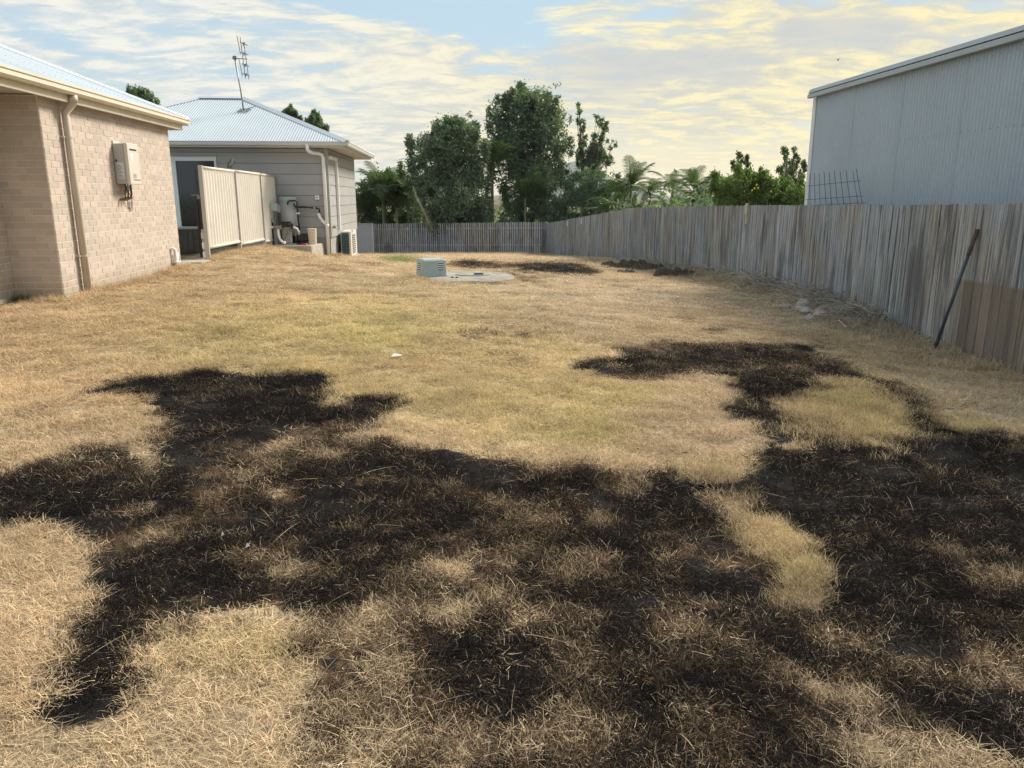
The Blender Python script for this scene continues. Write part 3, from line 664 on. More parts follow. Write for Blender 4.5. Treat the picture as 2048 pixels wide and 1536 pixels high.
    mb = MB(); mb.lathe((-5.0, Yp, 1.215), [(.055, 0), (.055, .09)], 14); mb.build('downpipe_socket', M['pipe_taupe'], dp, smooth=True)
    for z in (.78, -.78):
        mb = MB(); mb.lathe((X+.01, Yp, z), [(.052, -.012), (.052, .012)], 14); mb.box((-5.19, Yp-.09, z-.012), (X, Yp-.04, z+.012)); mb.build('pipe_bracket', M['pipe_taupe'], dp)
    # small waste pipes near the far corner
    mb = MB(); z0 = float(ground_z(-5.14, 14.8))-.05
    mb.tube([(-5.2, 14.62, -.93), (-5.15, 14.62, -.90), (-5.13, 14.66, -.92), (-5.13, 14.68, z0)], .026, 8); mb.tube([(-5.13, 14.76, -.98), (-5.13, 14.76, z0)], .02, 8)
    mb.box((-5.16, 14.6, -1.16), (-5.10, 14.83, -1.145)); mb.build('waste_pipe', M['white'], H, smooth=True)
    return H
brick_house()

def water_heater():
    y0, y1 = 12.62, 13.02; z0, z1 = .205, .80; xb, xf = -5.185, -4.965
    T = thing('water_heater', 'pale boxy gas water heater hung on the brick wall with pipes below', 'water heater', (-5.2, 12.8, .2))
    mb = MB(); mb.box((xb, y0, z0), (xf-.06, y1, z1)); mb.build('casing', M['heaterside'], T, bevel=.008)
    mb = MB(); mb.box((xf-.058, y0-.012, z0-.01), (xf, y1+.012, z1+.012)); fp = mb.build('front_cover', M['heater'], T, bevel=.015)
    mb = MB(); mb.box((xf, 12.69, .705), (xf+.004, 12.95, .728)); mb.build('exhaust_slot', M['ventdark'], fp)
    mb = MB(); mb.add([(xf+.003, 12.68, .66), (xf+.003, 12.80, .66), (xf+.003, 12.76, .50), (xf, 12.68, .66), (xf, 12.80, .66), (xf, 12.76, .50)], [(0, 1, 2), (0, 3, 4, 1), (1, 4, 5, 2), (2, 5, 3, 0)]); mb.build('badge', M['white'], fp)
    mb = MB(); mb.box((xf, 12.72, .262), (xf+.003, 12.99, .272)); mb.build('lower_slot', M['ventdark'], fp)
    mb = MB()
    for i in range(4): mb.box((xf, 12.73, .295+i*.018), (xf+.002, 12.86-.015*(i % 2), .302+i*.018))
    mb.build('front_print', M['cable'], fp)
    mb = MB(); mb.box((-5.15, y0-.003, .28), (-5.05, y0, .52)); lb = mb.build('rating_label', M['label'], T)
    mb = MB()
    for i in range(9):
        z = .30+i*.022; mb.box((-5.145, y0-.005, z), (-5.06-.02*((i*7) % 3), y0-.003, z+.008))
    mb.build('label_print', M['ink'], lb)
    mb = MB(); mb.box((-5.165, y0-.004, .53), (-5.135, y0, .565)); mb.build('blue_sticker', M['blue'], T)
    mb = MB()
    for y in (12.66, 12.73, 12.80): mb.lathe((-5.19, y, .83), [(.008, 0), (.004, .01)], 6)
    mb.box((-5.19, 12.64, .80), (-5.175, 12.86, .845)); mb.build('mounting_bracket', M['heater'], T)
    for i, y in enumerate((12.70, 12.80, 12.90)):
        zb = -.02+.012*i
        mb = MB(); mb.tube([(-5.09, y, .21), (-5.09, y, .14), (-5.105+.01*i, y-.01, .05), (-5.10, y-.015, zb)], .012+.003*(i == 2), 8); p = mb.build('pipe', M['copper'], T, smooth=True)
        mb = MB(); mb.tube([(-5.20, y-.015, zb-.01), (-5.08, y-.015, zb-.01)], .016, 8); mb.lathe((-5.10, y-.015, zb-.03), [(.022, 0), (.022, .035)], 8); mb.build('valve', M['brass'], p)
    mb = MB(); mb.lathe((-5.09, 12.80, .11), [(.02, 0), (.02, .07)], 8); mb.build('union_fitting', M['bluegrey'], T)
    mb = MB(); mb.box((-5.19, 12.94, .10), (-5.14, 13.02, .18)); mb.build('power_point', M['brass'], T)
    mb = MB(); pts = [(-5.16, 12.93, .18)]
    for i in range(26):
        t = i/25; pts.append((-5.17+.012*math.sin(9*t), 12.95+.10*math.sin(6.0*t)+.06*t, .14-.32*math.sin(PI*t)+.02*t))
    mb.tube(pts, .0055, 6)
    pts = [(-5.175+.004*math.sin(k), 13.03+.06*math.sin(2*PI*k/16), -.13-.07*math.cos(2*PI*k/16)) for k in range(17)]; mb.tube(pts, .0055, 6); mb.build('cable', M['cable'], T, smooth=True)
water_heater()

# ------------------------------------------------------------------ patio, fence screen, cabinet, gate post
def yard_bits():
    mb = MB(); mb.box((-12, 15.16, -1.6), (-5.22, 22.98, -1.235)); mb.box((-5.225, 15.7, -1.6), (-5.0, 16.35, -1.24)); mb.build('patio', M['concrete'], kind='structure', label='concrete patio slab between the two houses')
    T = thing('metal_fence', 'cream ribbed steel privacy fence between the two houses', 'fence', (-5.1, 16.46, -1.2))
    ys = [16.46, 18.87, 21.25, 22.98]; zt = [.61, .615, .605, .60]; zb = [-1.06, -1.13, -1.2, -1.2]
    for i, y in enumerate(ys):
        hw = .03
        mb = MB(); mb.box((-5.14, y-hw, -1.5), (-5.06, y+hw, zt[i]+.02)); ps = mb.build('post', M['cbpost'], T, bevel=.004)
        if i: 
            mb = MB(); mb.box((-5.058, y-.038, zb[i]+.06), (-5.052, y-.030, zt[i]-.02)); mb.build('post_channel', M['darkgrey'], ps)
    for i in range(3):
        y0, y1 = ys[i]+.03, ys[i+1]-.04; z0 = zb[i]+.05; z1 = zt[i]-.02; mb = MB(); n = max(2, round((y1-y0)/.19)); pv = None
        for k in range(n*4+1):
            y = y0+(y1-y0)*k/(n*4); o = (.0, .0, .03, .022)[k % 4]; j = len(mb.v); t = (y-ys[i])/(ys[i+1]-ys[i]); zz = z0+(zb[i+1]-zb[i])*0.0
            mb.v += [(-5.10+o, y, zz), (-5.10+o, y, z1)]
            if pv is not None: mb.f.append((pv, j, j+1, pv+1))
            pv = j
        mb.build('sheet_panel', M['colorbond'], T)
        mb = MB(); mb.tube([(-5.09, y0, z1+.0), (-5.09, y1, z1+.0)], .032, 10); mb.build('top_rail', M['cbrail'], T, smooth=True)
        mb = MB(); mb.tube([(-5.09, y0, z0), (-5.09, y1, z0)], .034, 10); mb.build('bottom_rail', M['cbrail'], T, smooth=True)
    mb = MB(); mb.box((-5.12, 16.6, -1.42), (-5.05, 21.2, -1.22)); mb.build('kerb_strip', M['footing'], T)
    # bird on top of the fence
    B = thing('bird', 'grey brown bird with black head perched on the cream steel fence', 'bird', (-5.09, 18.6, .645))
    mb = MB(); mb.tube([(-5.09, 18.36, .655), (-5.09, 18.46, .685), (-5.09, 18.55, .715), (-5.09, 18.66, .755), (-5.09, 18.74, .80), (-5.09, 18.79, .835), (-5.09, 18.83, .845)], [.010, .028, .05, .062, .05, .033, .02], 10); mb.build('body', M['birdgrey'], B, smooth=True)
    mb = MB(); mb.tube([(-5.09, 18.77, .825), (-5.09, 18.81, .845), (-5.09, 18.86, .84), (-5.085, 18.90, .815), (-5.08, 18.94, .785), (-5.075, 18.99, .775), (-5.07, 19.03, .785)], [.025, .035, .03, .016, .01, .008, .004], 8); mb.build('head', M['birdblack'], B, smooth=True)
    mb = MB(); mb.tube([(-5.10, 18.64, .72), (-5.10, 18.66, .64)], .006, 6); mb.tube([(-5.075, 18.64, .72), (-5.075, 18.66, .64)], .006, 6); mb.build('leg', M['birdblack'], B)
    # cabinet behind the gap
    C = thing('outdoor_cabinet', 'dark grey outdoor cabinet with pale top between the brick house and the steel fence', 'cabinet', (-5.85, 17.8, -1.235))
    mb = MB(); mb.box((-6.45, 17.45, -1.19), (-5.56, 18.05, -.675)); mb.build('body', M['darkgrey'], C, bevel=.006)
    for i in range(7):
        mb = MB(); x = -6.42+i*.124; mb.box((x, 17.436, -1.15), (x+.115, 17.449, -.70)); mb.build('panel', M['darkgrey'], C)
    mb = MB(); mb.box((-6.5, 17.40, -.672), (-5.54, 18.10, -.632)); mb.build('top', M['midgrey'], C, bevel=.006)
    mb = MB(); mb.box((-6.40, 17.5, -1.235), (-5.6, 18.0, -1.19)); mb.build('plinth', M['black'], C)
    G = thing('gate_post', 'tall black post with latch beside the cream steel fence', 'post', (-5.3, 16.8, -1.24))
    mb = MB(); mb.box((-5.33, 16.74, -1.24), (-5.20, 16.80, -.07)); mb.build('panel', M['black'], G, bevel=.004)
    mb = MB(); mb.box((-5.345, 16.72, -1.24), (-5.30, 16.765, -.03)); mb.build('post', M['black'], G)
    mb = MB(); mb.box((-5.42, 16.74, .04), (-5.26, 16.76, .055)); mb.box((-5.30, 16.73, -.03), (-5.26, 16.77, .055)); mb.build('latch', M['midgrey'], G)
    lab = ['white lidded jar at the bottom of the pile beside the black post', 'pale jar in the middle of the pile beside the black post', 'pale jar on top of the pile beside the black post']
    for i in range(3):
        J = thing('jar', lab[i], 'jar', (-5.21, 16.62, -1.24+.2*i), group='jars piled beside the black post')
        mb = MB(); mb.lathe((-5.21, 16.62, -1.24+.2*i), [(.045, 0), (.05, .03), (.05, .12), (.03, .15)], 10); mb.build('body', M['white'] if i < 2 else M['cbrail'], J, smooth=True)
        mb = MB(); mb.lathe((-5.21, 16.62, -1.24+.2*i+.15), [(.04, 0), (.04, .05)], 10); mb.build('lid', M['cbpost'], J)
yard_bits()

# ------------------------------------------------------------------ grey weatherboard house
def grey_house():
    X1, Y0, Y1, X0 = -3.6, 23.05, 29.1, -12.0
    H = thing('grey_house', 'grey weatherboard house with white hipped metal roof behind the brick house', 'house', (-7.5, 26, -1.65))
    mb = MB(); mb.box((X0, Y0+.02, -1.12), (X1-.02, Y1, 1.36)); mb.build('wall', M['siding_joint'], H)
    mb = MB(); mb.box((X0, Y0+.03, -2.6), (X1-.03, Y1, -1.121)); mb.build('foundation', M['found'], H)
    dx0, dx1, dzt = -10.2, -6.73, 1.06
    zs = [-1.128+.2965*k for k in range(9)]+[1.355]
    for k in range(len(zs)-1):
        z0, z1 = zs[k], zs[k+1]-.012
        if z1-z0 < .02: continue
        segs = [(X0, -8.6), (-8.593, X1-.09)] if k % 2 == 0 else [(X0, -6.8), (-6.793, X1-.09)]
        if z1 < dzt+.06:
            segs = [(X0, dx0-.06), (dx1+.06, X1-.09)]
        elif z0 < dzt+.06:
            segs = [(dx1+.067, X1-.09)]; mb = MB(); mb.box((X0, Y0-.002, dzt+.065), (dx1+.06, Y0+.022, z1)); mb.build('siding_board', M['siding'], H)
        for a, b in segs:
            mb = MB(); mb.add([(a, Y0-.004, z0), (b, Y0-.004, z0), (b, Y0+.022, z0), (a, Y0+.022, z0), (a, Y0+.0, z1), (b, Y0+.0, z1), (b, Y0+.022, z1), (a, Y0+.022, z1)], [(0, 3, 2, 1), (4, 5, 6, 7), (0, 1, 5, 4), (1, 2, 6, 5), (2, 3, 7, 6), (3, 0, 4, 7)])
            mb.build('siding_board', M['siding'], H)
        if zs[k+1]-zs[k] > .1: z0 = zs[k]
        sy = [(Y0+.09, 26.4), (26.407, Y1)] if k % 2 else [(Y0+.09, 24.1), (24.107, 27.3), (27.307, Y1)]
        for a, b in sy:
            mb = MB(); mb.add([(X1+.004, a, z0), (X1+.004, b, z0), (X1-.022, b, z0), (X1-.022, a, z0), (X1, a, z1), (X1, b, z1), (X1-.022, b, z1), (X1-.022, a, z1)], [(0, 1, 2, 3), (7, 6, 5, 4), (0, 4, 5, 1), (1, 5, 6, 2), (2, 6, 7, 3), (3, 7, 4, 0)])
            mb.build('siding_board', M['siding'], H)
    mb = MB(); mb.box((X1-.088, Y0-.012, -1.128), (X1+.012, Y0+.02, 1.355)); mb.box((X1-.02, Y0+.021, -1.128), (X1+.012, Y0+.088, 1.355)); mb.build('corner_board', M['siding'], H)
    # sliding door
    mb = MB(); f = M['whiteframe']
    mb.box((dx0, Y0-.03, dzt-.06), (dx1+.055, Y0+.018, dzt+.055)); mb.box((dx1-.01, Y0-.028, -1.23), (dx1+.05, Y0+.018, dzt-.061)); mb.box((dx0-.05, Y0-.028, -1.23), (dx0+.01, Y0+.018, dzt-.061)); mb.box((-7.93, Y0-.034, -1.22), (-7.80, Y0+.012, dzt-.062)); mb.box((dx0, Y0-.026, -1.235), (dx1, Y0+.018, -1.16))
    D = mb.build('sliding_door', f, H)
    mb = MB(); mb.box((-7.79, Y0+.002, -1.158), (dx1-.012, Y0+.012, dzt-.064)); mb.box((dx0+.012, Y0-.012, -1.158), (-7.94, Y0-.002, dzt-.064)); mb.build('pane', M['glass'], D)
    # dim things seen through the glass reflections stay dark: an inner blind edge
    mb = MB(); mb.box((-7.3, Y0-.004, -.2), (-7.27, Y0+.001, .78)); mb.box((-7.3, Y0-.004, .78), (-6.75, Y0+.001, .80)); mb.build('screen_frame', M['darkgrey'], D)
    # eaves
    ex, ey, eb, el = -2.92, 22.5, 29.8, -12.4
    sz = 1.36
    mb = MB(); mb.box((el, ey+.15, sz), (ex-.15, eb-.15, sz+.012)); mb.build('soffit', M['soffit'], H)
    mb = MB(); mb.box((el, ey+.13, sz-.012), (ex-.13, ey+.149, sz+.13)); mb.box((ex-.149, ey+.1491, sz-.012), (ex-.13, eb-.15, sz+.13)); mb.box((el, eb-.149, sz-.012), (ex-.13, eb-.13, sz+.13)); mb.build('fascia', M['greygutter'], H)
    gp = [(0, ey+.128, 1.40), (0, ey+.03, 1.395), (0, ey+.015, 1.42), (0, ey+.012, 1.475), (0, ey, 1.485), (0, ey, 1.505), (0, ey+.016, 1.505), (0, ey+.03, 1.41), (0, ey+.128, 1.415)]
    mb = MB(); mb.prism(gp, (el, 0, 0), (ex, 0, 0))
    gs = [(ex-(q[1]-ey), 0, q[2]) for q in gp]; mb.prism(gs, (0, ey+.005, 0), (0, eb, 0)); mb.build('gutter', M['greygutter'], H)
    # hipped corrugated roof
    pit = .418; yr = (ey+eb)/2-.0; t = yr-ey; amp = .010; rz = 1.50
    xr1 = ex-t; xr0 = xr1-1.36; xl = xr0-t; st = .0127
    mb = MB(); pv = None
    for x in np.arange(xl, ex, st):
        top = min(t, ex-x, x-xl)
        if top < .01: continue
        o = amp*math.cos(2*PI*x/.076); j = len(mb.v); mb.v += [(x, ey+.01, rz+o), (x, ey+top, rz+pit*top+o)]
        if pv is not None: mb.f.append((pv, j, j+1, pv+1))
        pv = j
    pv = None
    for x in np.arange(xl, ex, .05):
        top = min(t, ex-x, x-xl)
        if top < .01: continue
        j = len(mb.v); mb.v += [(x, eb-.01, rz), (x, eb-top, rz+pit*top)]
        if pv is not None: mb.f.append((pv, pv+1, j+1, j))
        pv = j
    for sx, xe in ((1, ex), (-1, xl)):
        pv = None
        for y in np.arange(ey, eb, st*2):
            top = min(t, y-ey, eb-y)
            if top < .01: continue
            o = amp*math.cos(2*PI*y/.076); j = len(mb.v); mb.v += [(xe-sx*.01, y, rz+o), (xe-sx*top, y, rz+pit*top+o)]
            if pv is not None: mb.f.append((pv, j, j+1, pv+1) if sx > 0 else (pv, pv+1, j+1, j))
            pv = j
    rf = mb.build('roof', M['roof'], H, smooth=True)
    zr = rz+pit*t
    def cap(a, b, name):
        a, b = Vector(a), Vector(b); d = (b-a).normalized(); sd = d.cross(Vector((0, 0, 1))).normalized(); up = sd.cross(d)
        prof = [sd*-.13+up*-.04, sd*-.02+up*.022, up*.034, sd*.02+up*.022, sd*.13+up*-.04, up*.012]
        m_ = MB(); m_.prism(prof, a, b); m_.build(name, M['roofcap'], H)
    cap((xr0, yr, zr+.025), (xr1, yr, zr+.025), 'ridge_capping')
    for a, b in (((ex-.02, ey+.02, rz+.02), (xr1, yr, zr+.02)), ((xl+.02, ey+.02, rz+.02), (xr0, yr, zr+.02)), ((ex-.02, eb-.02, rz+.02), (xr1, yr, zr+.02))): cap(a, b, 'hip_capping')
    # white downpipe at the corner
    mb = MB(); gz = float(ground_z(-3.62, 22.95))-.06
    mb.tube([(-4.05, 22.56, 1.44), (-4.05, 22.56, 1.30), (-4.02, 22.60, 1.24), (-3.95, 22.72, 1.21), (-3.80, 22.90, 1.20), (-3.73, 22.95, 1.17), (-3.70, 22.97, 1.10), (-3.70, 22.975, gz)], .05, 12); dp = mb.build('downpipe', M['white'], H, smooth=True)
    mb = MB(); mb.tube([(-3.92, 22.96, -.44), (-3.90, 22.96, -.52), (-3.82, 22.965, -.66), (-3.71, 22.97, -.76)], .048, 10); mb.lathe((-3.70, 22.975, -.83), [(.058, 0), (.058, .08)], 12); mb.build('branch_pipe', M['white'], dp, smooth=True)
    # air-conditioner conduit on the side wall
    mb = MB(); c = X1+.045
    mb.box((X1+.005, 23.2, 1.06), (X1+.09, 24.42, 1.14)); mb.box((X1+.005, 24.36, -.98), (X1+.085, 24.46, 1.058)); cd = mb.build('conduit_cover', M['white'], H, bevel=.008)
    mb = MB(); mb.box((X1+.003, 23.17, 1.05), (X1+.1, 23.3, 1.15)); mb.box((X1+.003, 24.35, .36), (X1+.095, 24.47, .42)); mb.build('conduit_joint', M['white'], cd)
    # tap
    mb = MB(); mb.tube([(X1, 23.30, -.86), (X1+.09, 23.30, -.86), (X1+.13, 23.31, -.90)], .014, 6); mb.tube([(X1+.03, 23.30, -.86), (X1+.03, 23.52, -.80), (X1+.03, 23.6, -.88)], .012, 6); mb.lathe((X1+.08, 23.3, -.845), [(.025, 0), (.025, .015)], 8); mb.build('garden_tap', M['brass'], H)
    # outlet box
    mb = MB(); mb.box((-3.995, 22.985, -.06), (-3.88, 23.043, .055)); ob = mb.build('power_outlet', M['white'], H, bevel=.006)
    mb = MB(); mb.box((-3.96, 22.975, -.015), (-3.92, 22.984, .025)); mb.box((-3.97, 22.97, -.075), (-3.9, 23.03, -.061)); mb.build('socket', M['midgrey'], ob)
    return zr, yr, xr1
zr, yr, xr1 = grey_house()

def antenna():
    bx, by, bz = -6.30, 25.0, 2.565
    T = thing('tv_antenna', 'tall television antenna on a leaning mast on the white hipped roof', 'antenna', (bx, by, bz))
    mb = MB(); mb.box((bx-.17, by-.16, bz-.06), (bx+.17, by-.13, bz-.03)); mb.box((bx-.13, by+.02, bz+.01), (bx+.2, by+.05, bz+.04)); mb.bar((bx-.1, by-.15, bz-.04), (bx-.08, by+.04, bz+.03), .03, .015); mb.bar((bx+.1, by-.15, bz-.04), (bx+.12, by+.04, bz+.03), .03, .015); mb.tube([(bx+.3, by+.25, bz+.14), (bx+.02, by+.02, bz+.02)], .012, 6); mb.build('roof_bracket', M['antenna'], T)
    tip = Vector((bx-.155, by, 4.03))
    mb = MB(); mb.tube([(bx, by-.05, bz-.03), (bx-.06, by, bz+.6), tip], .022, 8); mb.build('mast', M['antenna'], T, smooth=True)
    mb = MB(); mb.box(tip-Vector((.05, .03, .05)), tip+Vector((.05, .03, .05))); mb.build('clamp', M['screw'], T)
    mb = MB(); mb.bar(tip+Vector((-.07, 0, -.01)), tip+Vector((.36, 0, -.03)), .025, .025); mb.build('boom', M['antenna'], T)
    for k, (x, z0, z1) in enumerate(((.145, .10, .62), (.15, -.52, -.02), (.235, -.58, .58), (.33, -.60, .44))):
        mb = MB(); a = tip+Vector((x+.035, 0, z0)); b = tip+Vector((x-.03, 0, z1)); mb.bar(a, b, .02, .02); mb.build('reflector_rod', M['antenna'], T)
    for z in (.40, .13, -.19, -.46):
        mb = MB(); mb.bar(tip+Vector((.23, -.12, z+.01)), tip+Vector((.36, .12, z-.02)), .03, .03); mb.bar(tip+Vector((.24, .12, z-.03)), tip+Vector((.35, -.12, z)), .02, .05); mb.build('bow_tie_element', M['antenna'], T)
antenna()

# ------------------------------------------------------------------ pool plant
def pool_plant():
    PZ = -1.285
    T = thing('concrete_plinth', 'low concrete plinth carrying the pool pump and filter', 'plinth', (-4.4, 22.3, -1.6))
    mb = MB(); mb.add([(-5.08, 21.9, -1.9), (-3.93, 21.80, -1.9), (-3.78, 22.95, -1.9), (-5.08, 22.99, -1.9), (-5.08, 21.9, PZ), (-3.97, 21.80, PZ), (-3.82, 22.95, PZ), (-5.08, 22.99, PZ)], [(0, 3, 2, 1), (4, 5, 6, 7), (0, 1, 5, 4), (1, 2, 6, 5), (2, 3, 7, 6), (3, 0, 4, 7)]); mb.build('slab', M['concrete'], T, bevel=.02)
    mb = MB(); mb.box((-4.98, 21.98, PZ+.001), (-4.42, 22.5, PZ+.035)); mb.build('pad', M['midgrey'], T, bevel=.005)
    T = thing('water_cylinder', 'tall grey cylinder with pale blue top against the grey weatherboard wall', 'tank', (-4.66, 22.7, PZ))
    mb = MB(); mb.lathe((-4.70, 22.72, PZ), [(.235, 0), (.235, 1.18)], 28); mb.build('body', M['tank'], T, smooth=True)
    mb = MB(); mb.lathe((-4.70, 22.72, PZ+1.18), [(.237, 0), (.237, .09), (.225, .115), (.1, .12)], 28); mb.build('top', M['bluegrey'], T)
    T = thing('pool_filter', 'grey round pool filter with black screw lid on the plinth', 'pool filter', (-4.70, 22.22, PZ))
    mb = MB(); c = (-4.70, 22.22, PZ+.036); mb.lathe(c, [(.15, 0), (.148, .05), (.138, .45), (.15, .455)], 26); mb.build('body', M['midgrey'], T, smooth=True)
    mb = MB(); mb.lathe(c, [(.165, .456), (.168, .48), (.168, .52), (.15, .53), (.11, .56), (.06, .575)], 26); ld = mb.build('lid', M['black'], T)
    for k in range(8):
        a = k*PI/4; mb = MB(); mb.box((c[0]+.11*math.cos(a)-.02, c[1]+.11*math.sin(a)-.02, c[2]+.545), (c[0]+.11*math.cos(a)+.02, c[1]+.11*math.sin(a)+.02, c[2]+.60)); mb.build('lid_knob', M['black'], ld)
    mb = MB(); mb.box((-4.55, 22.17, -.86), (-4.51, 22.21, -.70)); mb.build('clamp_handle', M['black'], T)
    mb = MB(); mb.tube([(-4.66, 22.07, -.85), (-4.64, 22.065, -.95), (-4.70, 22.06, -1.06), (-4.72, 22.06, -1.14)], .005, 5); mb.build('cable', M['black'], T)
    T = thing('pool_pump', 'black pool pump with finned motor beside the grey filter', 'pump', (-4.35, 22.45, PZ))
    mb = MB(); mb.lathe((-4.50, 22.45, PZ), [(.09, 0), (.10, .04), (.10, .22), (.075, .24)], 16); mb.build('basket_housing', M['black'], T, smooth=True)
    mb = MB(); mb.tube([(-4.42, 22.45, PZ+.14), (-4.14, 22.45, PZ+.14)], [.13, .125], 18)
    for k in range(14):
        a = 2*PI*k/14; mb.bar((-4.38, 22.45+.13*math.cos(a), PZ+.14+.13*math.sin(a)), (-4.16, 22.45+.13*math.cos(a), PZ+.14+.13*math.sin(a)), .012, .02)
    mb.build('motor', M['black'], T)
    mb = MB(); mb.box((-4.40, 22.36, PZ), (-4.16, 22.54, PZ+.03)); mb.build('foot', M['black'], T)
    mb = MB(); mb.box((-4.36, 22.38, PZ+.25), (-4.17, 22.52, PZ+.30)); mb.build('terminal_box', M['black'], T)
    mb = MB(); mb.tube([(-4.56, 22.30, -.84), (-4.50, 22.32, -.81), (-4.44, 22.36, -.85), (-4.40, 22.40, -.93), (-4.39, 22.42, -1.03)], .032, 10); mb.build('outlet_pipe', M['white'], T, smooth=True)
    mb = MB(); mb.tube([(-4.50, 22.38, -.90), (-4.49, 22.38, -1.06)], .022, 8); mb.tube([(-4.36, 22.40, -.92), (-4.36, 22.40, -1.06)], .02, 8); mb.build('fitting', M['midgrey'], T)
    T = thing('chlorinator', 'horizontal grey chlorinator cell with white pool pipes near the steel fence', 'pool chlorinator', (-5.05, 22.15, PZ))
    mb = MB(); mb.tube([(-5.02, 22.1, -.80), (-4.80, 22.1, -.81)], .048, 12); mb.build('cell', M['midgrey'], T, smooth=True)
    mb = MB(); mb.tube([(-4.84, 22.1, -.81), (-4.79, 22.1, -.81)], .065, 12); mb.build('cell_cap', M['midgrey'], T)
    mb = MB(); mb.tube([(-4.99, 22.1, -.80), (-5.09, 22.1, -.80), (-5.125, 22.1, -.84), (-5.125, 22.1, -1.3)], .034, 10); mb.build('white_pipe', M['white'], T, smooth=True)
    mb = MB(); mb.tube([(-4.89, 22.08, -.85), (-4.88, 22.06, -1.02), (-4.86, 22.03, -1.10), (-4.80, 22.0, -1.18), (-4.74, 21.97, -1.215), (-4.70, 21.96, -1.215)], .037, 10); mb.build('white_pipe', M['white'], T, smooth=True)
    mb = MB(); mb.tube([(-5.0, 22.14, -.3), (-5.0, 22.14, -1.27)], .02, 8); mb.box((-5.03, 22.12, -1.28), (-4.93, 22.2, -.85)); mb.build('stand', M['midgrey'], T)
    mb = MB(); mb.tube([(-4.97, 22.11, -.37), (-4.965, 22.10, -.76)], .006, 5); mb.tube([(-4.93, 22.11, -.37), (-4.94, 22.10, -.76)], .006, 5); mb.tube([(-5.04, 22.2, -.9), (-5.02, 22.25, -1.1), (-4.95, 22.2, -1.24), (-4.86, 22.15, -1.26)], .014, 6); mb.build('cable', M['black'], T)
    T = thing('control_box', 'pale blue grey control box on a stand before the grey cylinder', 'control box', (-4.98, 22.12, -.37))
    mb = MB(); mb.box((-5.08, 22.08, -.36), (-4.88, 22.2, -.16)); mb.build('box', M['bluegrey'], T, bevel=.008)
    mb = MB(); mb.box((-4.879, 22.10, -.40), (-4.82, 22.2, -.19)); mb.build('side_cover', M['midgrey'], T)
    T = thing('solar_pipe', 'thick black lagged pipe standing upright by the steel fence', 'pipe', (-5.16, 22.1, -1.2))
    mb = MB(); mb.tube([(-5.12, 22.2, -.09), (-5.12, 22.2, -.55), (-5.10, 22.2, -.68), (-5.04, 22.18, -.74)], .038, 10); mb.tube([(-5.07, 22.25, -.85), (-5.06, 22.25, -1.26)], .035, 8); mb.build('pipe', M['black'], T, smooth=True)
    T = thing('pressure_pipe', 'thin black pipework along the grey weatherboards beside the white downpipe', 'pipe', (-4.4, 22.95, -.3))
    mb = MB(); mb.tube([(-4.66, 22.42, -.20), (-4.65, 22.42, -.12), (-4.60, 22.43, -.09), (-4.47, 22.48, -.085), (-4.42, 22.5, -.11), (-4.415, 22.5, -.6), (-4.38, 22.5, -1.02)], .024, 8); mb.build('riser', M['black'], T, smooth=True)
    mb = MB(); mb.tube([(-4.50, 22.47, -.16), (-4.48, 22.5, -.24), (-4.44, 22.7, -.275), (-4.36, 22.93, -.27), (-3.93, 22.97, -.30), (-3.89, 22.965, -.33), (-3.885, 22.96, -.44)], .022, 8); mb.build('wall_pipe', M['black'], T, smooth=True)
    mb = MB(); mb.tube([(-4.55, 22.45, -.81), (-4.41, 22.5, -.80)], .02, 8); mb.build('branch', M['black'], T)
    for p in ((-4.21, 22.97, -.283), (-4.03, 22.97, -.293)):
        mb = MB(); mb.box((p[0]-.01, p[1]-.03, p[2]-.03), (p[0]+.01, p[1]+.04, p[2]+.03)); mb.build('pipe_clip', M['white'], T)
    mb = MB(); mb.tube([(-4.45, 22.48, -.44), (-4.37, 22.47, -.43)], .02, 8); mb.lathe((-4.36, 22.46, -.44), [(.02, 0), (.02, .03)], 8); mb.build('valve', M['white'], T)
    T = thing('bucket', 'cream ribbed plastic tub standing on the concrete plinth', 'bucket', (-4.0, 22.35, PZ))
    mb = MB(); mb.lathe((-4.03, 22.4, PZ), [(.112, 0), (.116, .13), (.119, .135), (.117, .14), (.119, .27), (.122, .275), (.12, .28), (.122, .42), (.11, .42)], 22); mb.build('body', M['bucket'], T, smooth=False)
    mb = MB(); mb.lathe((-4.03, 22.4, PZ+.421), [(.124, 0), (.124, .018), (.1, .022)], 22); mb.build('rim', M['bucket'], T)
    T = thing('hand_tool', 'small red handled tool lying on the concrete plinth', 'tool', (-4.25, 22.0, PZ))
    mb = MB(); mb.tube([(-4.36, 21.93, PZ+.012), (-4.27, 21.95, PZ+.02), (-4.16, 22.0, PZ+.025), (-4.11, 22.06, PZ+.02)], [.01, .018, .022, .012], 8); mb.tube([(-4.2, 21.93, PZ+.015), (-4.10, 21.96, PZ+.02)], .015, 8); mb.build('handle', M['red'], T, smooth=True)
    mb = MB(); mb.tube([(-4.15, 22.03, PZ+.03), (-4.12, 22.1, PZ+.06), (-4.09, 22.14, PZ+.02)], .012, 6); mb.build('jaw', M['darkgrey'], T)
pool_plant()

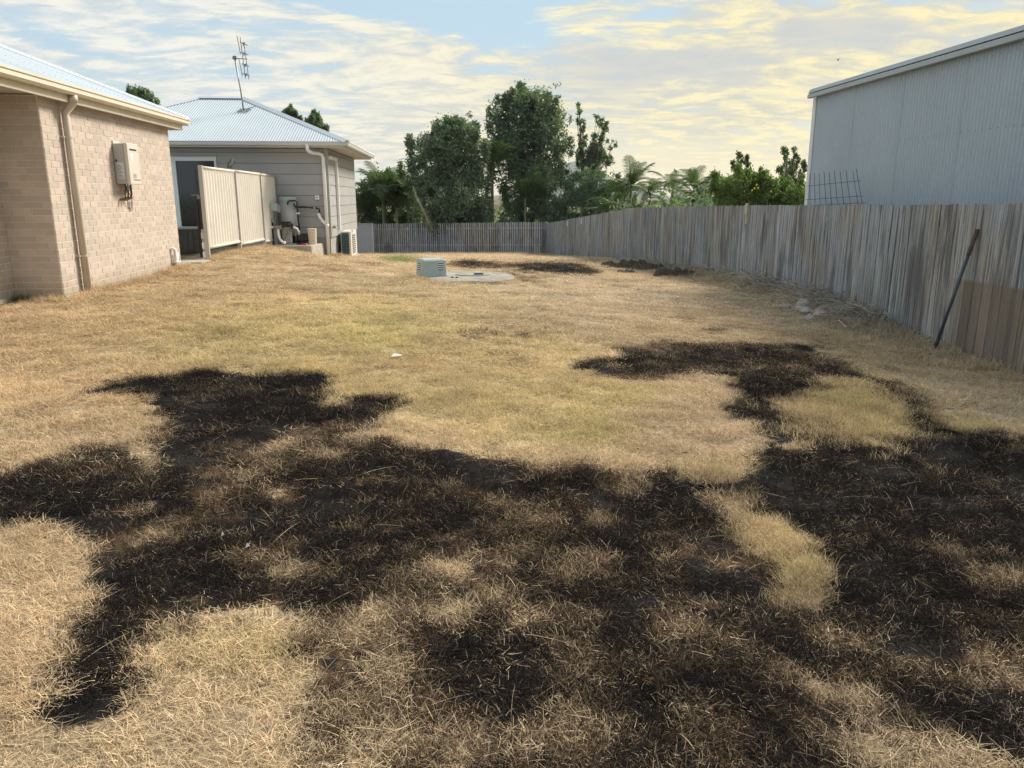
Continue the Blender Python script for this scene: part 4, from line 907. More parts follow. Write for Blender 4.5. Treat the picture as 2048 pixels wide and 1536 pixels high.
def ac_unit():
    z0 = -1.78; z1 = -1.01
    T = thing('air_conditioner', 'white outdoor air conditioner with dark coil side by the grey house', 'air conditioner', (-3.38, 24.8, z0))
    mb = MB(); mb.box((-3.52, 24.30, z0), (-3.21, 25.65, z1)); mb.build('casing', M['acwhite'], T, bevel=.012)
    mb = MB(); mb.box((-3.495, 24.29, z0+.06), (-3.27, 24.299, z1-.05)); cl = mb.build('coil', M['coil'], T)
    mb = MB()
    for k in range(8): mb.box((-3.495, 24.284, z0+.10+k*.082), (-3.27, 24.289, z0+.106+k*.082))
    for k in range(3): mb.box((-3.44+k*.07, 24.283, z0+.06), (-3.434+k*.07, 24.2835, z1-.05))
    mb.build('guard', M['grate'], cl)
    mb = MB(); mb.box((-3.209, 24.62, z0+.08), (-3.203, 25.32, z1-.10)); fp = mb.build('fan_grille', M['siding_joint'], T)
    mb = MB()
    for k in range(9): mb.box((-3.202, 24.64, z0+.12+k*.066), (-3.197, 25.30, z0+.14+k*.066))
    mb.build('louvre', M['acwhite'], fp)
    mb = MB(); mb.box((-3.23, 24.6, z1+.001), (-3.16, 24.8, z1+.03)); mb.build('valve_cover', M['white'], T)
    mb = MB(); mb.box((-3.56, 24.2, z0-.25), (-3.15, 25.75, z0-.002)); mb.build('base', M['concrete'], T)
ac_unit()

# ------------------------------------------------------------------ concrete tank lid with vent box
def tank_lid():
    c = (.10, 16.3); R_ = 1.13; z = -1.60
    T = thing('tank_lid', 'round concrete tank lid lying in the dry lawn', 'concrete lid', (c[0], c[1], z-.1))
    mb = MB(); mb.lathe((c[0], c[1], z), [(R_+.01, -.22), (R_, -.03), (R_-.03, 0), (.45, .015), (.40, .015)], 64); mb.build('slab', M['lidconc'], T)
    mb = MB(); mb.lathe((c[0]+.25, c[1]+.1, z), [(.36, .0), (.36, .026), (.33, .03)], 40); mb.build('manhole_cover', M['lidconc'], T)
    for dx, dy in ((-.18, -.52), (-.09, -.56)):
        mb = MB(); mb.lathe((c[0]+dx, c[1]+dy, z+.0), [(.03, 0), (.028, .03), (.01, .035)], 10); mb.build('lifting_eye', M['soil'], T)
    H = thing('cover_handle', 'small dark blue handle on the concrete tank lid', 'handle', (c[0]+.33, c[1]-.1, z))
    mb = MB(); mb.bar((c[0]+.27, c[1]-.1, z+.045), (c[0]+.46, c[1]-.06, z+.045), .05, .035); mb.build('grip', M['blue'], H, bevel=.008)
    for q in (0, .17):
        mb = MB(); mb.box((c[0]+.27+q, c[1]-.12, z+.012), (c[0]+.30+q, c[1]-.07, z+.03)); mb.build('foot', M['blue'], H)
    # vented green box
    bx, by = -.52, 16.2; rot = R(22); bz = z+.0
    B = thing('blower_box', 'pale green vented plastic box standing on the round concrete lid', 'utility box', (bx, by, bz))
    def P(u, v, zz):
        return (bx+u*math.cos(rot)-v*math.sin(rot), by+u*math.sin(rot)+v*math.cos(rot), bz+zz)
    w, d, h = .52, .44, .335; k = .93
    lo = [(-w/2, -d/2), (w/2, -d/2), (w/2, d/2), (-w/2, d/2)]
    mb = MB(); mb.add([P(u, v, 0) for u, v in lo]+[P(u*k, v*k, h) for u, v in lo]+[P(u*k*.9, v*k*.86, h+.035) for u, v in lo], [(0, 1, 5, 4), (1, 2, 6, 5), (2, 3, 7, 6), (3, 0, 4, 7), (4, 5, 9, 8), (5, 6, 10, 9), (6, 7, 11, 10), (7, 4, 8, 11), (8, 9, 10, 11), (3, 2, 1, 0)]); bo = mb.build('body', M['greenbox'], B, bevel=.012)
    mb = MB(); mb.add([P(u*1.05, v*1.06, zz) for zz in (0.0, .03) for u, v in lo], [(0, 1, 5, 4), (1, 2, 6, 5), (2, 3, 7, 6), (3, 0, 4, 7), (4, 5, 6, 7), (3, 2, 1, 0)]); mb.build('flange', M['greenbox'], B)
    mb = MB(); mb.add([P(u*.965, v*.97, zz) for zz in (h-.03, h-.008) for u, v in lo], [(0, 1, 5, 4), (1, 2, 6, 5), (2, 3, 7, 6), (3, 0, 4, 7), (4, 5, 6, 7), (3, 2, 1, 0)]); mb.build('lid_rim', M['greenbox'], B)
    for i in range(4):
        z_ = .16+i*.042; s = 1-(1-k)*z_/h
        f = -d/2*s-.003
        mb = MB(); mb.add([P(.08, f, z_), P(.18, f, z_), P(.18, f-.006, z_+.004), P(.08, f-.006, z_+.004), P(.08, f, z_+.022), P(.18, f, z_+.022)], [(0, 1, 2, 3), (3, 2, 5, 4), (0, 3, 4), (1, 5, 2)]); mb.build('louvre', M['ventlight'], bo)
        mb = MB(); mb.add([P(.08, f+.001, z_-.018), P(.18, f+.001, z_-.018), P(.18, f-.001, z_-.002), P(.08, f-.001, z_-.002)], [(0, 1, 2, 3)]); mb.build('slot', M['ventdark'], bo)
        f = -w/2*s-.003
        mb = MB(); mb.add([P(f, -.02, z_), P(f, .13, z_), P(f-.006, .13, z_+.004), P(f-.006, -.02, z_+.004), P(f, -.02, z_+.022), P(f, .13, z_+.022)], [(0, 1, 2, 3), (3, 2, 5, 4), (0, 3, 4), (1, 5, 2)]); mb.build('louvre', M['ventlight'], bo)
        mb = MB(); mb.add([P(f+.001, -.02, z_-.018), P(f+.001, .13, z_-.018), P(f-.001, .13, z_-.002), P(f-.001, -.02, z_-.002)], [(0, 1, 2, 3)]); mb.build('slot', M['ventdark'], bo)
tank_lid()

# ------------------------------------------------------------------ right paling fence
def right_fence():
    T = thing('timber_fence', 'long weathered grey paling fence along the right side of the yard', 'fence', (6.5, 9, -1.9))
    mesh = MB().box((-.008, -.051, 0), (.008, .051, 1)).mesh('paling', M['paling'])
    ys = np.arange(4.2, 46.6, .0985); items = []
    for i, y in enumerate(ys):
        x = float(fence_x(y)); zt = float(np.interp(y, FTY, FTZ))+random.uniform(-.011, .011)
        zb = float(g0(x, y))-.10
        if random.random() < .05: zb += .14
        ang = math.atan2(float(fence_x(y+.2)-fence_x(y-.2)), .4)
        items.append((y, x+(.003 if i % 2 else -.003)+random.uniform(-.003, .003), zt, zb, ang, random.uniform(-.006, .006)))
    vis = [q for q in items if q[0] > 7.0]; hid = [q for q in items if q[0] <= 7.0]
    for y, x, zt, zb, a, tl in vis[:300]:
        inst('paling', mesh, T, (x, y, zb), (tl, tl*.5, -a), (1, 1, zt-zb))
    mb = MB()
    for y, x, zt, zb, a, tl in vis[300:]+hid: mb.box((x-.008, y-.051, zb), (x+.008, y+.051, zt))
    mb.build('palings', M['paling'], T, kind='stuff')
    for rz in (.25, .85, 1.45):
        mb = MB()
        for k in range(len(ys)//24):
            a, b = ys[k*24], ys[min((k+1)*24, len(ys)-1)]
            pa = Vector((float(fence_x(a))+.045, a, float(np.interp(a, FTY, FTZ))-rz)); pb = Vector((float(fence_x(b))+.045, b, float(np.interp(b, FTY, FTZ))-rz)); mb.bar(pa, pb, .04, .07)
        mb.build('rail', M['picket'], T)
    for y in np.arange(4.6, 46, 2.4):
        x = float(fence_x(y))+.12; mb = MB(); mb.box((x-.05, y-.05, float(g0(x, y))-.3), (x+.05, y+.05, float(np.interp(y, FTY, FTZ))-.06)); mb.build('post', M['picket'], T)
    # pale offcut nailed over the top edge
    p = aty(1497, 425, 17.8); y = 17.86; x = float(fence_x(y)); zt = float(np.interp(y, FTY, FTZ))
    mb = MB(); mb.box((x-.06, y-.06, zt-.20), (x-.022, y+.05, zt+.05)); mb.bar((x-.03, y, zt-.42), (x-.03, y+.0, zt-.21), .03, .05); mb.build('timber_offcut', M['newtimber'], T, label='pale new timber offcut over the fence top')
    for px, py in ((1137, 449), (1165, 446)):
        Y = {1137: 39.5, 1165: 35.9}[px]; x = float(fence_x(Y))-.022; zt = float(np.interp(Y, FTY, FTZ))
        mb = MB(); mb.box((x-.006, Y-.11, zt-.32), (x, Y+.11, zt-.06)); mb.build('white_tag', M['tagwhite'], T)
right_fence()

def back_fence():
    T = thing('picket_fence', 'weathered grey picket fence with gaps across the far end of the yard', 'fence', (0, 49.5, -3.4))
    a = Vector((-5.15, 50.5)); b = Vector((5.42, 46.6)); L = (b-a).length; n = int(L/.14); d = (b-a)/L; ang = math.atan2(d.y, d.x)
    mesh = MB().box((-.044, -.009, 0), (.044, .009, 1)).mesh('picket', M['picket'])
    for i in range(n+1):
        p = a+d*(i*L/n); zt = -1.62+.20*i/n+random.uniform(-.015, .015); zb = float(g0(p.x, p.y))-.08
        inst('picket', mesh, T, (p.x, p.y+(.008 if i % 2 else -.006), zb), (0, random.uniform(-.008, .008), ang), (1, 1, zt-zb))
    mb = MB()
    for i in range(n):
        p = a+d*((i+.5)*L/n); mb.box((p.x-.05, p.y+.10, float(g0(p.x, p.y))-.08), (p.x+.05, p.y+.115, -1.66+.20*i/n))
    mb.build('backing_boards', M['backing'], T, kind='stuff')
    for dz in (.35, 1.35):
        mb = MB(); mb.bar((a.x, a.y+.04, -1.62-dz), (b.x, b.y+.04, -1.42-dz), .045, .08); mb.build('rail', M['picket'], T)
    for k in range(5):
        p = a+d*(L*k/4); mb = MB(); mb.box((p.x-.06, p.y+.07, -3.8), (p.x+.06, p.y+.19, -1.7)); mb.build('post', M['picket'], T)
    G = thing('steel_panel_fence', 'plain grey steel fence panel between the grey house and the picket fence', 'fence', (-5.7, 49.3, -3.4))
    mb = MB(); pv = None
    for k in range(161):
        x = -9.2+4.02*k/160; o = (.0, .0, .012, .012)[k % 4]; j = len(mb.v); mb.v += [(x, 49.4-o, -3.5), (x, 49.4-o, -1.62)]
        if pv is not None: mb.f.append((pv, j, j+1, pv+1))
        pv = j
    mb.build('sheet_panel', M['steelgate'], G)
    mb = MB(); mb.box((-9.2, 49.36, -1.62), (-5.14, 49.43, -1.565)); mb.build('top_rail', M['steelgate'], G)
    mb = MB(); mb.box((-5.19, 49.35, -3.6), (-5.12, 49.44, -1.56)); mb.build('post', M['cbrail'], G)
back_fence()

# ------------------------------------------------------------------ shed
def shed():
    X = 8.0; y0, y1 = 3.0, 17.46; zb, zt = -2.3, 2.20
    T = thing('shed', 'large pale blue grey corrugated steel shed behind the right fence', 'shed', (X, 10, zb))
    n = int((y1-y0)/.86)+1
    for s in range(n):
        a = y1-.06-s*.86; b = max(a-.868, y0); mb = MB(); pv = None
        if a <= y0: break
        k = max(4, int(round((a-b)/.0072)))
        off = -.0035*(s % 2)
        for i in range(k+1):
            y = a-(a-b)*i/k; ph = (a-y)/.086*2*PI; o = .026*max(0, min(1, (math.cos(ph)-.3)*2.6)); j = len(mb.v)
            mb.v += [(X-o+off, y, zb), (X-o+off, y, zt)]
            if pv is not None: mb.f.append((pv, j, j+1, pv+1))
            pv = j
        mb.build('wall_sheet', M['shed'], T, smooth=True)
    mb = MB(); mb.box((X+.03, y0, zb), (X+9, y1-.05, zt-.55)); mb.build('frame', M['shed'], T)
    mb = MB()
    for zz in (1.0, zt-.16):
        y = y1-.06-.043
        while y > y0+.1:
            mb.lathe((X-.010, y, zz), [(.001, -.008), (.008, -.004), (.008, .004), (.001, .008)], 6); y -= .172
    mb.build('wall_screws', M['screw'], T, kind='stuff')
    # pale corner post / downpipe
    mb = MB(); mb.box((X-.035, y1-.05, zb), (X+.06, y1+.10, zt-.06)); mb.build('corner_flashing', M['shedpost'], T, bevel=.02)
    mb = MB(); mb.box((X-.024, y1-.075, zb), (X+.0, y1-.052, zt-.03)); mb.build('corner_shadow_strip', M['shedtrim'], T)
    # eave: lower gutter face, dark gap of sheet ends, upper capping
    zg = 2.135
    mb = MB(); mb.box((X-.16, y0, zg), (X-.06, y1+.12, zg+.085)); mb.box((X-.0599, y0, zg+.03), (X+.05, y1+.12, zg+.04)); mb.build('gutter', M['shedtrim'], T, bevel=.006)
    mb = MB(); pv = None
    for i, y in enumerate(np.arange(y0, y1+.12, .0127*2)):
        o = .011*math.cos(2*PI*y/.1524); j = len(mb.v); mb.v += [(X-.13, y, zg+.094+o), (X+9, y, zg+.094+o-.3)]
        if pv is not None: mb.f.append((pv, j, j+1, pv+1))
        pv = j
    mb.build('roof', M['screw'], T, smooth=True)
    mb = MB(); mb.add([(X-.145, y0, zg+.108), (X-.145, y1+.13, zg+.108), (X-.105, y1+.13, zg+.19), (X-.105, y0, zg+.19), (X+.2, y1+.13, zg+.235), (X+.2, y0, zg+.235), (X+.2, y0, zg+.12), (X+.2, y1+.13, zg+.12)], [(0, 1, 2, 3), (3, 2, 4, 5), (1, 7, 4, 2), (0, 3, 5, 6), (0, 6, 7, 1)]); mb.build('roof_capping', M['shedtrim'], T)
    mb = MB(); mb.box((X+.06, y1-.0495, zb), (X+9, y1-.02, zt-.4)); mb.build('end_wall', M['shed'], T)
shed()

def rebar():
    T = thing('rebar_mesh', 'rusty steel reinforcing mesh leaning between the paling fence and shed', 'steel mesh', (7.7, 15.7, -1.9))
    bl = ray(1620, 411)*16.35; br = ray(1725, 411)*14.75; tl = ray(1620, 347)*16.35; tr = ray(1713, 340)*14.75
    bl, br, tl, tr = map(Vector, (bl, br, tl, tr))
    def Q(u, v): return (bl*(1-u)+br*u)*(1-v)+(tl*(1-u)+tr*u)*v
    us = [0.0, .105, .21, .325, .435, .55, .67, .79, .925, 1.0]
    for i, u in enumerate(us):
        mb = MB(); mb.tube([Q(u, -1.6), Q(u, -.3), Q(u, 1.0+.03*math.sin(3*i))], .0045, 6); mb.build('bar', M['rust'], T)
    for v in (-1.1, -.55, .05 if False else -.02, .17, .60):
        mb = MB(); mb.tube([Q(-.2, v+.0), Q(.5, v+.06), Q(1.05, v+.10)], .004, 6); mb.build('cross_bar', M['rust'], T)
rebar()

def long_tool():
    a = Vector(atx(1868, 700, 6.18)); a.z = float(ground_z(a.x, a.y))+.0; b = Vector(atx(1955, 458, 6.47))
    T = thing('garden_hoe', 'long blue grey handled hoe leaning against the paling fence', 'garden tool', tuple(a))
    d = b-a
    mb = MB(); mb.tube([a+d*.02, a+d*.8], .021, 10); mb.build('handle', M['tool'], T, smooth=True)
    mb = MB(); mb.tube([a+d*.79, a+d*.8, a+d*.99, a+d*1.0], [.022, .026, .026, .02], 10); mb.build('grip', M['grip'], T, smooth=True)
    mb = MB(); mb.tube([a+d*.0, a+d*.12], [.018, .026], 10); mb.build('ferrule', M['black'], T, smooth=True)
    q = Vector(hit(1832, 694)); q.z += .02
    e = Vector(hit(1858, 705)); e.z += .015
    mb = MB(); mb.tube([a+d*.01, (a+e)/2+Vector((0, 0, -.005)), e, (e+q)/2, q], [.014, .016, .02, .014, .006], 8); mb.build('blade', M['rust'], T, smooth=True)
long_tool()

# ------------------------------------------------------------------ rocks, soil, litter
def lumpy(c, r, seed, n=12, m=8, amp=.35):
    rg = np.random.default_rng(seed); mb = MB(); vs = []; fs = []
    ph = rg.random(6)*6.28
    for i in range(m+1):
        th = PI*i/m
        for j in range(n):
            a = 2*PI*j/n
            k = 1+amp*(.5*math.sin(2*a+ph[0])*math.sin(th)+.4*math.sin(3*a+ph[1]+2*th)+.3*math.sin(5*th+ph[2]))*.6+amp*.5*(rg.random()-.5)
            vs.append((c[0]+r[0]*k*math.sin(th)*math.cos(a), c[1]+r[1]*k*math.sin(th)*math.sin(a), c[2]+r[2]*k*math.cos(th)))
    for i in range(m):
        for j in range(n): fs.append((i*n+j, i*n+(j+1) % n, (i+1)*n+(j+1) % n, (i+1)*n+j))
    return mb.add(vs, fs)
def litter():
    rk = [(1606, 612, .13, .10, 'palest rounded rock at the top of the small rock heap by the fence'), (1612, 626, .12, .08, 'layered pale rock in the middle of the small rock heap by the fence'), (1619, 638, .09, .06, 'small pale rock at the foot of the small rock heap by the fence'),
          (1638, 632, .12, .08, 'grey rock lying to one side of the small rock heap by the fence'), (1570, 614, .10, .06, 'flat pale rock half hidden in dead grass by the fence'), (1598, 618, .08, .05, 'little pale rock tucked under the palest rock by the fence')]
    for i, (px, py, w, h, lb) in enumerate(rk):
        p = hit(px, py+4); mb = lumpy((p[0], p[1], p[2]+h*.6), (w, w*.8, h), 40+i, 11, 7, .4); mb.build('rock', M['rock'], label=lb, cat='rock', group='rocks by the paling fence')
    cl = [(1262, 537, .85, .42, .22, 'large dark heap of turned soil beside the paling fence'), (1216, 531, .26, .2, .13, 'small dark clod of soil apart from the large soil heap'), (1256, 546, .34, .22, .12, 'dark lump of soil in front of the large soil heap'), (1300, 541, .55, .34, .18, 'dark soil heap between the large heap and the black sod'),
          (1352, 554, .55, .26, .20, 'long black sod of turf lying nearest the paling fence'), (1090, 530, .0, 0, 0, '')]
    for i, (px, py, rx, ry, rz, lb) in enumerate(cl):
        if rx == 0: continue
        p = hit(px, py); mb = MB(); nx, ny = 46, 26; cx, cy = p[0], p[1]+ry*.5
        uu, vv = np.meshgrid(np.linspace(-1.15, 1.15, nx), np.linspace(-1.15, 1.15, ny)); xx = cx+uu*rx; yy = cy+vv*ry
        ed = np.clip(1.05-np.hypot(uu, vv)+.45*(fbm(xx*3+i, yy*3, 3)-.5), 0, 1); prof = np.minimum(1, ed*(5 if i == 4 else 2.2))
        zz = ground_z(xx.ravel(), yy.ravel()).reshape(xx.shape)-.03+prof*rz*(.75+.9*(fbm(xx*5, yy*5+i, 3)-.5)+.7*(fbm(xx*16, yy*16, 3)-.5))*1.25
        mb.v = [tuple(q) for q in np.stack([xx, yy, zz], -1).reshape(-1, 3)]
        for a_ in range(ny-1):
            for b_ in range(nx-1):
                if max(ed[a_, b_], ed[a_+1, b_], ed[a_, b_+1], ed[a_+1, b_+1]) > 0: mb.f.append((a_*nx+b_, a_*nx+b_+1, (a_+1)*nx+b_+1, (a_+1)*nx+b_))
        mb.build('soil_heap', M['soil'], label=lb, cat='soil heap', group='soil heaps beside the paling fence')
    # fallen twigs and dead stalks along the fence, uncountable
    mb = MB(); rg = np.random.default_rng(5)
    for i in range(1100):
        y = rg.uniform(11.2, 16.5) if i < 800 else rg.uniform(16.5, 26); off = abs(rg.normal(0, .38))+.06; x = float(fence_x(y))-off
        z = float(ground_z(x, y)); L = rg.uniform(.15, .6); a = rg.uniform(0, 2*PI); el = abs(rg.normal(0, .28)); dx, dy = math.cos(a)*math.cos(el)*L, math.sin(a)*math.cos(el)*L
        if x+dx > fence_x(y+dy)-.04: dx = -abs(dx)
        z2 = float(ground_z(x+dx, y+dy))
        bow = rg.uniform(.02, .14)
        mb.tube([(x, y, z+.01), (x+dx*.5, y+dy*.5, (z+z2)/2+.03+bow*L+math.sin(el)*L*.5), (x+dx, y+dy, z2+.02+math.sin(el)*L)], rg.uniform(.003, .0075), 4, False)
    mb.build('dead_twigs', pmat('bleached_twig', (.34, .31, .26), .9, .3, 5, rndvar=.5), kind='stuff', label='bleached dead twigs and stalks banked along the paling fence', cat='twigs')
    # arching dead canes
    for i, (px, py, hgt, run, lb) in enumerate([(1738, 656, .50, .55, 'tall arching dead cane at the foot of the paling fence'), (1722, 652, .34, .5, 'low arching dead cane at the foot of the paling fence'), (1752, 668, .62, .12, 'thin straight pale cane leaning up against the paling fence')]):
        p = hit(px, py); mb = MB(); pts = []
        for k in range(11):
            t = k/10; pts.append((p[0]-run*.5+run*t if i < 2 else p[0]+.15*t, p[1]+.35*(1-t) if i < 2 else p[1]-.1*t, p[2]+(hgt*math.sin(PI*t**.8) if i < 2 else hgt*t)))
        mb.tube(pts, [.006-.004*k/10 for k in range(11)], 5); mb.build('dead_cane', pmat('pale_cane', (.36, .32, .26), .8, .2, 9), label=lb, cat='dead cane', group='dead canes by the paling fence')
    for i, (px, py, s, lb) in enumerate([(793, 719, .05, 'small white paper scrap on the yellow lawn'), (447, 1087, .006, 'tiny white flake on the charred grass, the upper of two'), (497, 1110, .008, 'tiny white flake on the charred grass, the lower of two')]):
        p = hit(px, py); mb = MB(); z = p[2]+.035
        mb.add([(p[0]-s, p[1]-s*.7, z), (p[0]+s*1.1, p[1]-s*.5, z+.01), (p[0]+s*.9, p[1]+s*.8, z+.004), (p[0]-s*.6, p[1]+s*.7, z+.018), (p[0]+.1*s, p[1]+.1*s, z+.022)], [(0, 1, 4), (1, 2, 4), (2, 3, 4), (3, 0, 4)]); mb.build('scrap', M['paper'], label=lb, cat='litter')
litter()

# ------------------------------------------------------------------ trees
def leaf_mesh(name, centers, radii, n, size, mat, parent, seed, aspect=.45, up=0.0, shell=.55, flat=1.0):
    rg = np.random.default_rng(seed); C = np.array(centers, float); Rd = np.array(radii, float)
    wgt = (Rd[:, 0]*Rd[:, 2]); k = rg.choice(len(C), n, p=wgt/wgt.sum())
    u = rg.normal(size=(n, 3)); u /= np.linalg.norm(u, axis=1)[:, None]
    rr = shell+(1-shell)*rg.random(n)**.6; rr = np.where(rg.random(n) < .25, rg.random(n)*.9, rr); rr *= 1+.22*rg.normal(size=n)*(rg.random(n) < .35)
    P = C[k]+u*Rd[k]*rr[:, None]
    # gather leaves into twig-sized sprays so that gaps open between them
    q = np.floor(P/(size*3.2)); keep = (np.sin(q[:, 0]*12.9+q[:, 1]*78.2+q[:, 2]*37.7)*43758.5) % 1 < .76
    P = P[keep]; n = len(P)
    d = rg.normal(size=(n, 3)); d[:, 2] = d[:, 2]*flat+up; d /= np.linalg.norm(d, axis=1)[:, None]
    s = np.cross(d, rg.normal(size=(n, 3))); s /= np.linalg.norm(s, axis=1)[:, None]
    L = size*rg.uniform(.6, 1.3, n)[:, None]; W = L*aspect*.5
    V = np.stack([P, P+d*L*.5+s*W, P+d*L, P+d*L*.5-s*W], 1).reshape(-1, 3)
    off = np.array(WORLD.get(parent.name, (0, 0, 0))); V = V-off
    m = bpy.data.meshes.new(name); m.vertices.add(4*n); m.vertices.foreach_set('co', V.ravel()); m.loops.add(4*n); m.loops.foreach_set('vertex_index', np.arange(4*n, dtype=np.int32)); m.polygons.add(n); m.polygons.foreach_set('loop_start', np.arange(0, 4*n, 4, dtype=np.int32)); m.update(calc_edges=True); m.materials.append(mat)
    o = bpy.data.objects.new(name, m); COL.objects.link(o); o.parent = parent; WORLD[o.name] = tuple(off); return o
def px_tree(name, label, cat, Y, clumps, leaves, size, mat, seed, group=None, depth=.8, base=None, trunks=1, aspect=.45, up=.3, shell=.5, slim=False):
    """clumps given as photo positions on a plane at distance Y; each becomes a ball of foliage with real depth"""
    rg = np.random.default_rng(seed); cs = []; rs = []
    for (px, py, r) in clumps:
        y = Y+rg.uniform(-1, 1)*depth; c = aty(px, py, y); rad = r/F_PX*y*1.0
        cs.append(c); rs.append((rad*(.62 if slim else 1), rad*rg.uniform(.8, 1.1)*(.7 if slim else 1), rad*rg.uniform(.95, 1.15)*(1.5 if slim else 1)))
    bx = base if base else cs[-1][0]; gz = float(g0(bx, Y))
    T = thing(name, label, cat, (bx, Y, gz), group)
    mb = MB(); hi = max(c[2] for c in cs)
    for t in range(trunks):
        x0 = bx+(t-(trunks-1)/2)*.35
        top = max(cs, key=lambda c: c[2]-abs(c[0]-x0)*.5); mid = [(x0+(top[0]-x0)*q+rg.normal()*.08, Y+(top[1]-Y)*q+rg.normal()*.08, gz-.2+(top[2]-gz+.2)*q) for q in (0, .25, .5, .75, .95)]
        h = top[2]-gz; mb.tube(mid, [h*.018+.03, h*.015+.02, h*.011+.015, .035, .012], 7)
        for c in cs:
            q = rg.uniform(.3, .6); a = Vector((x0+(top[0]-x0)*q, Y, gz+(top[2]-gz)*q)); 
            if c[2] < a.z+.1: a.z = max(gz+.2, c[2]-.6)
            b = Vector(c); mb.tube([a, (a+b)/2+Vector((0, 0, .15)), b], [.035, .022, .008], 5)
    mb.build('trunk', M['bark'], T, smooth=True)
    # plumes: narrow upright sprays round the rim of the crown
    for c, r_ in list(zip(cs, rs)):
        for q in range(3 if r_[0] > .35 else 2):
            a = rg.uniform(-.2*PI, 1.2*PI); f = rg.uniform(.85, 1.25)
            cs.append(np.array((c[0]+r_[0]*f*math.cos(a), c[1]+rg.uniform(-.5, .5)*r_[1], c[2]+r_[2]*f*math.sin(a)))); w_ = r_[0]*rg.uniform(.10, .22)+.05; rs.append((w_, w_, w_*rg.uniform(1.6, 3.2)))
    leaf_mesh('crown', cs, rs, int(leaves*2.4), size*.74, mat, T, seed+1, aspect, up, shell)
    return T
px_tree('broad_tree', 'dense rounded dark tree hanging over the picket fence', 'tree', 49.7, [(862, 300, 34), (893, 278, 36), (925, 268, 26), (940, 300, 24), (870, 340, 46), (915, 335, 50), (945, 360, 30), (862, 385, 42), (905, 395, 52), (945, 405, 34), (880, 430, 40), (925, 438, 34), (960, 440, 22), (905, 462, 20), (880, 455, 20), (935, 455, 18), (890, 255, 14), (920, 245, 12), (945, 258, 12), (850, 350, 26)], 30000, .25, M['leafdark'], 11, base=-.3)
px_tree('broad_tree', 'tallest dark tree standing behind the middle of the picket fence', 'tree', 53.4, [(1005, 225, 28), (1040, 212, 34), (1075, 215, 34), (1108, 235, 24), (1010, 262, 36), (1055, 262, 46), (1100, 275, 36), (1128, 300, 14), (1012, 305, 34), (1060, 318, 46), (1100, 325, 34), (1025, 355, 36), (1075, 368, 40), (1110, 362, 22), (1050, 405, 36), (1090, 412, 30), (1030, 425, 24), (1020, 195, 10), (1045, 186, 10), (1072, 188, 9), (1098, 200, 9), (1120, 335, 14)], 33000, .25, M['leafdark'], 12, base=4.9, trunks=3)
def sprigs(branches, seed, r0=7, jit=9, step=9):
    rg = np.random.default_rng(seed); out = []
    for (x0, y0, x1, y1, t0) in branches:
        n = int(math.hypot(x1-x0, y1-y0)/step)
        for i in range(n+1):
            t = i/n
            if t < t0: continue
            j = jit*(1.15-.75*t); r = r0*(1.2-.6*t)*rg.uniform(.6, 1.3)
            for q in range(2): out.append((x0+(x1-x0)*t+rg.normal()*j, y0+(y1-y0)*t+rg.normal()*j*.6, r*.68))
    return out
px_tree('slender_tree', 'slender open tree with wispy crown to the right of the tallest tree', 'tree', 54.5, sprigs([(1178, 400, 1157, 212, .35), (1180, 390, 1200, 238, .3), (1184, 380, 1214, 250, .3), (1186, 370, 1234, 282, .35), (1180, 370, 1160, 290, .3), (1182, 380, 1186, 270, .25)], 21)+[(1185, 340, 16), (1180, 310, 15), (1200, 325, 15)], 6500, .22, M['leafdark'], 13, base=9.2, shell=.1)
px_tree('bushy_tree', 'low dark bushy tree beneath the slender open tree', 'tree', 51.5, [(1150, 372, 24), (1185, 365, 30), (1215, 385, 26), (1165, 405, 30), (1205, 412, 28), (1135, 415, 26), (1245, 405, 22), (1110, 425, 22)], 15000, .22, M['leafdark'], 14, base=8.8)
px_tree('bushy_tree', 'dense olive shrub mass beside the grey house corner beyond the steel panel', 'tree', 52.2, [(735, 385, 26), (765, 375, 30), (800, 385, 30), (740, 425, 30), (780, 425, 34), (815, 428, 28), (725, 405, 18), (755, 355, 16), (760, 450, 30), (800, 452, 26)], 17000, .22, M['leafmid'], 15, base=-7.0)
px_tree('young_tree', 'small open sapling poking above the bright green bush', 'tree', 38.0, sprigs([(1484, 380, 1478, 308, .3), (1484, 370, 1496, 316, .4), (1482, 370, 1468, 326, .5)], 22, 4.5, 5, 7), 1700, .13, M['leafmid'], 16, base=14.1, shell=.1)
px_tree('young_tree', 'small open tree beside the pale corner of the shed', 'tree', 32.0, sprigs([(1592, 410, 1570, 302, .2), (1594, 400, 1590, 306, .25), (1596, 400, 1606, 326, .3), (1590, 390, 1560, 340, .4)], 23, 6, 7, 8), 4200, .13, M['leafmid'], 17, base=13.9, shell=.1)
lem = px_tree('lemon_bush', 'bright green fruiting bush behind the paling fence', 'bush', 24.0, [(1445, 372, 20), (1475, 366, 20), (1505, 368, 22), (1535, 375, 22), (1565, 380, 22), (1590, 392, 20), (1450, 398, 24), (1490, 398, 26), (1530, 402, 26), (1570, 405, 22), (1440, 360, 8), (1525, 352, 6)], 19000, .11, M['leaflemon'], 18, base=9.8, aspect=.5, depth=.5)
for px, py in ((1513, 370), (1509, 377), (1516, 376), (1504, 381), (1542, 383)):
    p = aty(px, py, 23.15); mb = MB(); mb.lathe(p, [(.004, -.036), (.022, -.022), (.027, 0), (.021, .022), (.006, .032)], 10); mb.build('lemon', M['lemon'], lem, smooth=True)
